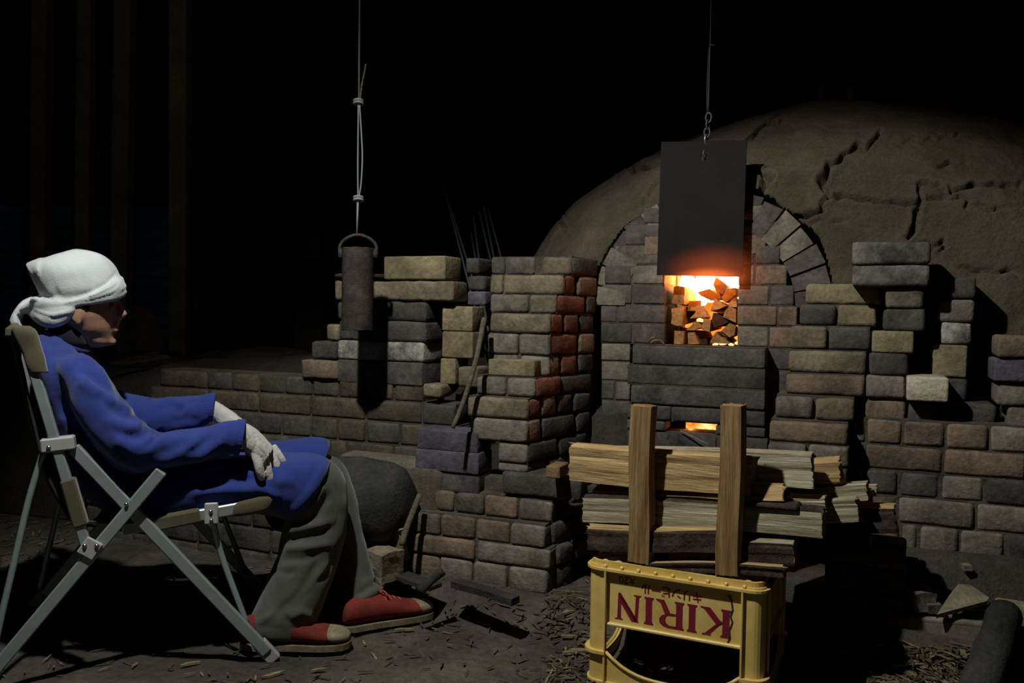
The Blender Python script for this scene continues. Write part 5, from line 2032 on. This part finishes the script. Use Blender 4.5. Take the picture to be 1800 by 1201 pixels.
pv = sculpt(pv, pn, [
    ([(505, 935), (540, 925), (575, 920)], 5, .007), ([(500, 950), (545, 945), (590, 925)], 4, -.007), ([(498, 965), (540, 962), (585, 955)], 4, .006), ([(492, 985), (530, 985), (560, 975)], 4, -.006),
    ([(578, 870), (560, 900), (530, 925)], 4, -.007), ([(570, 850), (555, 880), (525, 905)], 4, .006), ([(580, 838), (592, 865), (596, 900), (585, 960)], 1.8, -.004),
    ([(600, 960), (570, 1010), (530, 1050), (470, 1090)], 5, -.006), ([(590, 975), (550, 1030), (500, 1070), (450, 1098)], 5, .006), ([(560, 985), (530, 1040), (480, 1085)], 4, -.005),
    ([(470, 1000), (510, 1010), (520, 1000)], 3, -.004), ([(440, 1100), (500, 1106), (552, 1102)], 1.5, -.003), ([(512, 1085), (530, 1075), (548, 1085)], 4, .006),
    ([(500, 1085), (512, 1098), (516, 1110)], 3, -.005), ([(628, 1048), (655, 1030), (668, 1018)], 3.5, -.008), ([(620, 1060), (650, 1045), (676, 1030)], 4, .006), ([(615, 930), (635, 990), (648, 1020)], 6, -.004)], pf, 2.3, .012, 2, 1.3)
mesh_obj('trousers', pv, pf, M_trouser, person, smooth=True)

# ---- gloves
def glove(spec_palm, fingers, thumb, voxel=.0032):
    g = MB()
    g.add(*limb(spec_palm, 4))
    for pts, rad in fingers + [thumb]:
        P = curve_pts([S(x, y, b) for x, y, b in pts], 4)
        rr_ = np.interp(np.linspace(0, 1, len(P)), np.linspace(0, 1, len(rad)), rad)
        g.add(*tube(P, list(rr_), 12))
        g.add(*ellipsoid(P[-1], EF3 * rad[-1], EL3 * rad[-1], EZ * rad[-1], 10, 8))
    v, nrm, f = remesh(g, voxel, 2)
    v = v + nrm * (vnoise(v, 50, .0010) + vnoise(v, 170, .0007, seed=4))[:, None]
    return v, nrm, f


gv, gn, gf = glove(
    [(400, 742, 396, 790, .06, .026), (428, 743, 424, 787, .062, .028), (446, 751, 434, 796, .06, .036), (464, 767, 446, 810, .064, .044), (480, 786, 456, 822, .072, .046)],
    [([(449, 796, .038), (454, 815, .026), (457, 830, .027), (460, 839, .031)], [.013, .0125, .0115, .0105]),
     ([(459, 794, .060), (468, 817, .049), (473, 837, .049), (475, 847, .052)], [.013, .0125, .0115, .0105]),
     ([(469, 789, .083), (482, 811, .073), (489, 828, .073), (493, 838, .076)], [.013, .0125, .0115, .0105]),
     ([(478, 785, .106), (490, 801, .099), (497, 814, .099), (501, 823, .101)], [.012, .0115, .011, .010])],
    ([(438, 780, .09), (442, 800, .115), (452, 815, .12)], [.016, .0145, .012]))
gv = sculpt(gv, gn, [([(430, 750), (436, 770), (430, 786)], 2.4, -.003), ([(446, 758), (452, 775), (446, 795)], 3, -.0025), ([(455, 768), (470, 790), (478, 805)], 1.4, -.0025), ([(452, 785), (466, 800), (470, 812)], 1.4, -.002)])
mesh_obj('glove', gv, gf, M_glove, person, smooth=True)
gv, gn, gf = glove(
    [(345, 700, 342, 738, .45, .024), (372, 702, 368, 738, .44, .026), (395, 714, 386, 748, .41, .032), (415, 728, 402, 762, .37, .040), (432, 742, 416, 772, .34, .040)],
    [([(425, 765, .30), (440, 782, .28), (448, 796, .28)], [.012, .011, .0095]), ([(430, 762, .325), (448, 780, .305), (458, 793, .305)], [.012, .011, .0095]),
     ([(434, 758, .35), (452, 776, .335), (462, 788, .335)], [.012, .011, .0095]), ([(436, 752, .372), (450, 768, .365), (460, 780, .365)], [.011, .010, .009])],
    ([(404, 748, .33), (414, 770, .29), (424, 784, .28)], [.014, .0125, .0105]))
mesh_obj('glove', gv, gf, M_glove, person, smooth=True)


# ---- shoes
def shoe(heel_px, toe_px, tilt, name_parent):
    h = at_z(*heel_px, 0.0)
    t = at_z(*toe_px, 0.0)
    d = (t - h)
    L = np.linalg.norm(d)
    d /= L
    side = np.cross(EZ, d)
    g = .006

    def rg(tt, wl, z0, z1):
        c = h + d * L * tt + EZ * ((z0 + z1) / 2 + g)
        return (c, side * wl, EZ * (z1 - z0) / 2)
    up_ = loft(smooth_rings([rg(.0, .016, .02, .060), rg(.03, .030, .018, .080), rg(.12, .036, .016, .088), rg(.28, .038, .016, .090), rg(.42, .041, .016, .086), rg(.55, .045, .016, .074),
                             rg(.70, .048, .016, .058), rg(.82, .046, .016, .050)], 4), 24, 2.3)
    cap = loft(smooth_rings([rg(.78, .0465, .016, .052), rg(.86, .045, .016, .050), rg(.93, .037, .017, .045), rg(.975, .022, .019, .038), rg(.99, .008, .022, .033)], 4), 24, 2.3)
    sole = []
    out = [(0, .015), (.02, .028), (.1, .038), (.28, .039), (.45, .041), (.6, .047), (.75, .050), (.86, .048), (.94, .040), (.985, .025), (1.0, .008)]
    P = [h + d * L * a + side * b for a, b in out] + [h + d * L * a - side * b for a, b in reversed(out)]
    sv, sf = prism(P, EZ * g, EZ * (.016 + g))
    sh = mesh_obj('shoe', *up_, M_shoe, person, smooth=True)
    mesh_obj('toe_cap', *cap, M_rubber, sh, smooth=True)
    mesh_obj('sole', sv, sf, M_rubber, sh)
    # laces across the instep
    for k, a in enumerate((.44, .50, .56, .62)):
        top = .086 - (a - .42) * .115
        pts = [h + d * L * a + side * (.030 * s_) + EZ * (g + top - .012 * s_ * s_ + .003) for s_ in np.linspace(-1, 1, 7)]
        mesh_obj('lace', *tube(pts, .0028, 6), M_lace, sh, smooth=True)
    a = .42
    for sgn in (-1, 1):
        base_ = h + d * L * a + EZ * (g + .090)
        pts = curve_pts([base_, base_ + side * sgn * .018 + EZ * .012, base_ + side * sgn * .034 + d * .008 + EZ * .002, base_ + side * sgn * .012 + d * .012], 4)
        mesh_obj('lace', *tube(pts, .0024, 6), M_lace, sh, smooth=True)
    return sh


shoe((424, 1140), (618, 1138), 0, person)
shoe((600, 1112), (760, 1082), 0, person)

# ------------------------------------------------------------------ hanging counterweight and its rope
WY = 2.83
wc_ = at_depth(628, 507, WY)
wtop, wbot = at_depth(628, 436, WY), at_depth(628, 580, WY)
r_w = .0525
cw_ = empty('counterweight', wbot, 'cylindrical counterweight wound with dark rope, hanging by a wire bail', 'counterweight')
hh = wtop[2] - wbot[2]
prof = [(r_w * .7, 0)]
nw = 64
for i in range(nw):
    for f in (.0, .25, .5, .75):
        prof.append((r_w - .0018 + .0018 * abs(math.sin(math.pi * (f + .02))), hh * (i + f) / nw))
prof.append((r_w * .7, hh))
V, Fs = lathe(wbot, prof, 28)
V = [np.array(v) + np.array([0, 0, .0012 * math.sin(7 * math.atan2(v[1] - wbot[1], v[0] - wbot[0]))]) for v in map(np.array, V)]
mesh_obj('rope_winding', V, Fs, M_windrope, cw_, smooth=True)
mesh_obj('core', *lathe(wbot + EZ * .004, [(r_w * .66, 0), (r_w * .66, hh - .002)], 20), M_black, cw_)
pts = curve_pts([at_depth(x, y, WY) for x, y in ((597, 445), (598, 432), (608, 420), (629, 413), (650, 420), (661, 432), (662, 445))], 5)
mesh_obj('bail', *tube(pts, .0055, 8), M_windrope, cw_, smooth=True)
for x in (599, 660):
    mesh_obj('bail_lug', *ellipsoid(at_depth(x, 446, WY), X0 * .009, np.array([0, .012, 0]), EZ * .018, 12, 8), M_windrope, cw_, smooth=True)
rope = empty('hanging_rope', at_depth(629, 411, WY), 'thin grey cord with two knots holding the counterweight', 'rope')
D_ = lambda x, y: at_depth(x, y, WY)
mesh_obj('cord', *tube([D_(637, -300), D_(632, 0), D_(631, 178)], .0034, 8), M_cord, rope, smooth=True)
mesh_obj('cord', *tube(curve_pts([D_(630, 180), D_(629.5, 230), D_(629, 300), D_(629.5, 348)], 5), .0026, 8), M_cord, rope, smooth=True)
mesh_obj('cord', *tube(curve_pts([D_(632, 182), D_(635, 230), D_(637, 275), D_(635, 320), D_(631, 348)], 5), .0026, 8), M_cord, rope, smooth=True)
mesh_obj('cord', *tube([D_(629, 352), D_(627.5, 413)], .0034, 8), M_cord, rope, smooth=True)
mesh_obj('cord', *tube(curve_pts([D_(633, 178), D_(636, 150), D_(640, 130), D_(643, 113)], 4), .0028, 8), M_stick, rope, smooth=True)
for y in (180, 350):
    mb = MB()
    for dy in (-2.2, 2.2):
        pp = [D_(630 + 7.5 * math.cos(t), y + dy + 2.2 * math.sin(t)) + np.array([0, .009 * math.sin(t), 0]) for t in np.linspace(0, 2 * math.pi, 13)[:-1]]
        mb.add(*tube(pp, .0045, 8, closed=True))
    mb.add(*ellipsoid(D_(630, y), X0 * .010, np.array([0, .009, 0]), EZ * .010, 10, 8))
    mb.build('knot', M_cord, rope, smooth=True)

# ------------------------------------------------------------------ left part: posts, sheet, disc, blocks
for i, (xt, xb, Y, hw, lab) in enumerate([(76, 70, 4.5, .040, 'square wooden post in front of the corrugated sheet edge'), (153, 146, 4.45, .036, 'slender leaning post above the white head towel'),
                                          (222, 211, 4.35, .042, 'leaning wooden post beside the round board'), (317, 316, 4.25, .042, 'straight wooden post with a pale scar, nearest the kiln')]):
    p, q = at_depth(xb, 660, Y), at_depth(xt, -150, Y)
    p = p + (q - p) * ((.55 - p[2]) / (q[2] - p[2]))
    mesh_obj('wooden_post', *bar(p, q, hw * 2, hw * 2, np.array([0, 1.0, 0]), .005), M_postwood, label=lab, cat='post', group='posts of the shed')
mb = MB()
xs = 0
V, Fs = [], []
n = 90
x0, x1 = at_depth(-140, 460, 5.3)[0], at_depth(345, 460, 5.3)[0]
zt_, zb_ = at_depth(0, 360, 5.3)[2], .5
for side in (0, .004):
    for k in range(n + 1):
        z = zb_ + (zt_ - zb_) * k / n
        yy = 5.3 + .012 * math.sin(2 * math.pi * z / .076) + side
        V += [(x0, yy, z), (x1, yy, z)]
N = 2 * (n + 1)
for k in range(n):
    a = 2 * k
    Fs += [(a, a + 1, a + 3, a + 2), (N + a + 1, N + a, N + a + 2, N + a + 3)]
mesh_obj('corrugated_sheet', V, Fs, M_teal, smooth=True, label='dark teal corrugated sheet behind the posts', cat='sheet')
c = at_depth(247, 600, 4.2)
V, Fs = lathe(c, [(.17, -.012), (.178, -.008), (.178, .008), (.17, .012)], 36, np.array([.975, -.20, .12]))
mesh_obj('round_board', V, Fs, M_mud, label='dull grey round board leaning on edge beside the post', cat='board')
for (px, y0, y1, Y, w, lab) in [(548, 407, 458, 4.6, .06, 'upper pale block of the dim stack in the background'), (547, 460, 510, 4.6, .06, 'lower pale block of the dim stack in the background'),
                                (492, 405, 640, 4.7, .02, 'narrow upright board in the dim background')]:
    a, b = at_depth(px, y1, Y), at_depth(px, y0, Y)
    mesh_obj('block' if w > .03 else 'board', *bevel_box((a + b) / 2, X0 * w, np.array([0, w, 0]), EZ * (b[2] - a[2]) / 2, .006), M_bank, label=lab, cat='block' if w > .03 else 'board')  # darkened bank colour reused so the background blocks look dim
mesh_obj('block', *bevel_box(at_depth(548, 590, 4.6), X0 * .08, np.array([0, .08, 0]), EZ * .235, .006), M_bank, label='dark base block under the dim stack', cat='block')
# rusty disc lying on the brick stack
c = at_depth(632, 484, 3.06)
V, Fs = lathe(c + EZ * -.008 + np.array([0, .10, 0]), [(.085, 0), (.108, .003), (.110, .010), (.100, .014), (.02, .012)], 36)
mesh_obj('rusty_disc', V, Fs, M_rust, smooth=False, label='flat rusty round plate on the bricks behind the counterweight', cat='plate')
# bamboo rods leaning behind the pier
for i, (xa, ya, xb, yb) in enumerate([(778, 318, 812, 452), (786, 345, 820, 455), (832, 380, 842, 455), (842, 372, 862, 455), (850, 362, 868, 452), (858, 368, 880, 450), (828, 410, 836, 455)]):
    p, q = at_depth(xb, yb, 3.7), at_depth(xa, ya, 3.85)
    e = p + (p - q) * ((p[2] - .64) / (q[2] - p[2]))
    mesh_obj('bamboo_rod', *tube([e, p, q], [.006, .0055, .004], 7), M_bamboo, smooth=True, label='thin dark rod leaning in the dark behind the brick pier', cat='rod', group='rods leaning behind the pier')
# stick leaning between stack and pier
pts = [at_depth(x, y, Y) for x, y, Y in ((796, 752, 2.66), (815, 705, 2.70), (835, 640, 2.72), (851, 560, 2.80))]
mesh_obj('leaning_stick', *tube(curve_pts(pts, 5), list(np.interp(np.linspace(0, 1, 16), [0, 1], [.007, .009])), 8), M_stick, smooth=True, label='grey branch leaning against the brick pier', cat='stick')

# ------------------------------------------------------------------ thick dark log, rubble and tools by the footing
c = at_depth(655, 872, 2.74)
ax = np.array([*dir2(-20), 0])
prof = [(.02, .125), (.08, .120), (.115, .09), (.130, .05), (.134, -.05), (.134, -.20), (.13, -.32), (.11, -.35), (.02, -.36)]
V, Fs = lathe((c[0], c[1], .315), prof, 36, ax)
V = [np.array(v) + np.array(noise.noise_vector(Vector(v) * 7)) * .012 for v in map(np.array, V)]
mesh_obj('round_log', V, Fs, M_char, smooth=True, label='thick dark rounded log lying against the low wall behind the legs', cat='log')


def chunk(name, c, ax, ay, az, mat, seed, label, cat, group=None, amp=.012):
    bm = bmesh.new()
    bmesh.ops.create_cube(bm, size=2)
    bmesh.ops.subdivide_edges(bm, edges=bm.edges[:], cuts=3, use_grid_fill=True)
    V = []
    for v in bm.verts:
        p = np.asarray(c) + v.co.x * np.asarray(ax) + v.co.y * np.asarray(ay) + v.co.z * np.asarray(az)
        V.append(p + np.array(noise.noise_vector(Vector(p) * 16 + Vector((seed, 0, 0)))) * amp)
    bm.verts.index_update()
    Fs = [tuple(v.index for v in f.verts) for f in bm.faces]
    bm.free()
    return mesh_obj(name, V, Fs, mat, label=label, cat=cat, group=group)


def gpt(px, py, z=0):
    return at_z(px, py, z)


a = np.array([*dir2(-35), 0])
b = np.array([*dir2(55), 0])
chunk('broken_brick', at_depth(672, 992, 2.60), a * .045, b * .05, EZ * .048, M_stone, 1, 'broken brick with a rough dark end beside the red shoe', 'brick')
chunk('stone_slab', at_depth(688, 962, 2.70), a * .055 + EZ * .02, b * .012, EZ * .05 - a * .015, M_stone, 2, 'tilted angular slab propped behind the broken brick', 'stone', amp=.006)
chunk('iron_flat', at_depth(718, 1016, 2.60), a * .11 - EZ * .008, b * .03, EZ * .006, M_char, 3, 'dark flat plank lying along the foot of the brick step', 'plank', amp=.003)
chunk('iron_flat', at_depth(852, 1040, 2.45), a * .11 - EZ * .004, b * .02, EZ * .010, M_char, 4, 'dark flat bar lying before the brick step', 'plank', amp=.003)
pts = [at_depth(x, y, Y) for x, y, Y in ((737, 1040, 2.42), (757, 1022, 2.45), (778, 1003, 2.46))]
V, Fs = tube(curve_pts(pts, 4), [.017, .015, .014, .013, .012, .012, .013, .014, .015], 10)
mesh_obj('charred_club', V, Fs, M_char, smooth=True, label='short charred wooden club propped against the brick step', cat='club')
mesh_obj('thin_stick', *tube(curve_pts([at_depth(x, y, 2.66) for x, y in ((688, 943), (702, 932), (716, 929))], 4), .0035, 6), M_chip, smooth=True, label='pale bent twig above the tilted slab', cat='twig')
mesh_obj('branch', *tube(curve_pts([at_depth(x, y, Y) for x, y, Y in ((706, 958, 2.62), (716, 925, 2.66), (738, 870, 2.72))], 4), .010, 8), M_stick, smooth=True, label='grey branch leaning against the end of the brick step', cat='branch')
mesh_obj('small_wood_block', *bevel_box(at_depth(980, 826, 2.60), E13 * .022, E23 * .045, EZ * .018, .003), M_end, label='small cut wood block lying on the worn step block', cat='wood block')
# shavings on the mouth ledge
for i, (xa, ya, xb, yb) in enumerate([(1140, 600, 1152, 595), (1144, 604, 1160, 603), (1150, 604, 1168, 606)]):
    mesh_obj('wood_shaving', *tube(curve_pts([kh(xa, ya, -.03)[2], kh((xa + xb) / 2, ya - 6, -.04)[2], kh(xb, yb, -.03)[2]], 4), .003, 5), M_chip, smooth=True,
             label='curled wood shaving on the ledge of the kiln mouth', cat='shaving', group='shavings on the mouth ledge')
# straw across the ash hole
mesh_obj('straw', *tube([kh(1196, 757, -.10)[2], kh(1244, 781, -.12)[2]], .0025, 5), M_chip, label='thin pale straw hanging over the ash hole', cat='straw')

# ------------------------------------------------------------------ right foreground: tile, shard, pipe, bricks
tl = empty('roof_tile', at_depth(1650, 1130, 2.12), 'long reddish grey channelled kiln tile lying under the retaining wall', 'tile')
pA, pB = at_depth(1558, 1102, 2.22), at_depth(1775, 1122, 2.08)
d = (pB - pA)
Lt = np.linalg.norm(d)
d /= Lt
sd = np.cross(EZ, d)
mesh_obj('tile_body', *bevel_box((pA + pB) / 2 + sd * .05 - EZ * .012, d * Lt / 2, sd * .055, EZ * .040, .006), M_tile, tl)
for k, off in enumerate((.004, .05, .098)):
    mesh_obj('tile_ridge', *tube([(pA + sd * off + EZ * .026), (pB + sd * off + EZ * .026)], .010, 10), M_tile, tl, smooth=True)
# shard
P_ = [at_depth(x, y, Y) for x, y, Y in ((1646, 1084, 2.13), (1668, 1050, 2.18), (1684, 1030, 2.21), (1706, 1032, 2.21), (1738, 1054, 2.16), (1735, 1060, 2.13))]
nrm_ = np.cross(P_[1] - P_[0], P_[4] - P_[0])
nrm_ /= np.linalg.norm(nrm_)
mesh_obj('clay_shard', *prism(P_, nrm_ * .007, -nrm_ * .007), M_stone, label='pale broken triangular shard resting on the channelled tile', cat='shard')
p, q = at_depth(1745, 1206, 1.93), at_depth(1772, 1072, 2.22)
p, q = at_z(1716, 1226, .10), at_depth(1766, 1080, 2.13)
V, Fs = tube(curve_pts([p, (p + q) / 2, q], 6), .040, 18)
V = [np.array(v) + np.array(noise.noise_vector(Vector(v) * 14)) * .006 for v in map(np.array, V)]
mesh_obj('charred_pole', V, Fs, M_char, smooth=True, label='thick charred pole leaning over the end of the tile', cat='pole')
for k in range(3):
    z = .035 + k * .07
    b0 = at_z(1800, 1230, 0)
    brick((b0[0] + .075 + .01 * k, b0[1] + .11, z), -PHI, .20, .11, .066, ['grey', 'tan', 'yellow'][k], name='loose_brick',
          label=['grey brick lowest of the small stack by the charred pole', 'tan brick middle of the small stack by the charred pole', 'yellow brick on top of the small stack by the charred pole'][k], cat='brick', group='small brick stack by the charred pole')

# rubble in the ash heap
for i, (px, py, Y, s) in enumerate([(1618, 1060, 2.22, .03), (1595, 1000, 2.30, .025), (1640, 1072, 2.2, .018), (1030, 975, 2.3, .03), (1015, 990, 2.3, .035), (738, 1044, 2.35, .012), (985, 1086, 2.3, .012), (1628, 1020, 2.28, .014), (1720, 1015, 2.27, .016), (1760, 1030, 2.22, .02), (1660, 1005, 2.3, .012), (1700, 1000, 2.3, .01)]):
    c = at_depth(px, py, Y)
    c = ground_hit(px, py) + EZ * s * .35
    chunk('rubble', c, X0 * s, np.array([0, s, 0]), EZ * s * .7, M_stone if i % 2 else M_mud, 20 + i, 'small lump of rubble lying on the earth floor', 'stone', 'lumps of rubble', amp=s * .5)


# ------------------------------------------------------------------ litter of chips and splinters
def splinter(c, L, w, t, yaw, pitch, seed):
    d = np.array([math.cos(yaw) * math.cos(pitch), math.sin(yaw) * math.cos(pitch), math.sin(pitch)])
    s = np.cross(EZ, d)
    s /= np.linalg.norm(s)
    u = np.cross(d, s)
    k = [(-.5, .15, 0), (-.2, .5, .06), (.25, .42, .02), (.5, .1, .0)]
    V = []
    for a, b, e in k:
        cc = np.asarray(c) + d * L * a + u * e * L * (1 if seed % 2 else -1) * .6
        V += [cc + s * w * b + u * t / 2, cc - s * w * b + u * t / 2, cc - s * w * b - u * t / 2, cc + s * w * b - u * t / 2]
    Fs = [(0, 1, 2, 3), (15, 14, 13, 12)]
    for i in range(3):
        for j in range(4):
            Fs.append((i * 4 + j, (i + 1) * 4 + j, (i + 1) * 4 + (j + 1) % 4, i * 4 + (j + 1) % 4))
    return V, Fs


M_scrap = wood('dark_scrap', (40, 36, 30), (60, 54, 44), (76, 68, 56))
M_chipd = wood('dark_wood_chip', (62, 54, 42), (94, 84, 66), (124, 112, 90), (4, 30, 30))
lit = {0: MB(), 1: MB()}
rr = random.Random(5)


def zone(n, x0, x1, y0, y1, lmin, lmax, pale=.15):
    for _ in range(n):
        px, py = rr.uniform(x0, x1), rr.uniform(y0, y1)
        g = ground_hit(px, py)
        h = g[2]
        if not (-3 < g[0] < 3 and 1 < g[1] < 4): continue
        L = rr.uniform(lmin, lmax)
        lit[0 if rr.random() < pale else 1].add(*splinter((g[0], g[1], h + .003 + rr.uniform(0, .008)), L, rr.uniform(.0025, .007), .002, rr.uniform(0, 6.3), rr.uniform(-.12, .12), rr.randrange(9)))


zone(260, 0, 1030, 1060, 1230, .012, .05, .10)
zone(240, 960, 1060, 1040, 1210, .015, .06, .2)
zone(520, 1480, 1740, 1140, 1215, .02, .10, .4)
zone(160, 0, 130, 860, 1010, .015, .06, .15)
zone(120, 130, 480, 1000, 1120, .012, .05, .1)
zone(120, 1060, 1300, 1120, 1215, .015, .05, .15)
zone(80, 640, 1040, 1020, 1120, .012, .04, .12)
lit[0].build('wood_litter', M_chip, label='pale wood splinters littering the earth floor', cat='litter', kind='stuff')
lit[1].build('wood_litter', M_chipd, label='dark wood chips littering the earth floor', cat='litter', kind='stuff')
for i, (px, py, L, yaw) in enumerate([(990, 1086, .07, .1), (1002, 1080, .05, .6), (700, 1098, .13, .25), (710, 1112, .06, .1), (716, 1056, .075, .0), (690, 1052, .05, .3), (985, 1000, .06, .2), (335, 1172, .05, .5), (480, 1190, .06, .6),
                                      (560, 1183, .04, .4), (640, 1135, .03, 2.0), (1590, 1186, .06, 2.2), (1640, 1165, .10, 2.7), (1600, 1170, .11, .35), (1665, 1178, .10, .0), (1690, 1150, .07, 1.4), (1010, 1120, .08, .3), (1020, 1150, .10, .2),
                                      (885, 1060, .03, .2), (95, 895, .07, .4), (15, 900, .05, .9)]):
    g = ground_hit(px, py)
    h = g[2]
    V, Fs = splinter((g[0], g[1], h + .007), L, L * .22, .006, yaw, .03, i)
    mesh_obj('wood_splinter', V, Fs, M_chip, label='larger pale splinter of wood lying loose on the earth floor', cat='splinter', group='larger splinters on the floor')
# debris on the dim bank behind the low wall
for i in range(26):
    px, py = rr.uniform(230, 560), rr.uniform(545, 650)
    Y = 3.5 + (650 - py) / 100 * 1.2 + rr.uniform(0, .2)
    c = at_depth(px, py, Y)
    c[2] = .70
    V, Fs = splinter(c, rr.uniform(.08, .30), rr.uniform(.01, .035), .012, rr.uniform(-.2, .9), rr.uniform(-.1, .25), i)
    mesh_obj('scrap_wood', V, Fs, M_scrap, label='scrap of wood lying in the dim heap behind the low wall', cat='scrap wood', group='scrap wood on the bank')
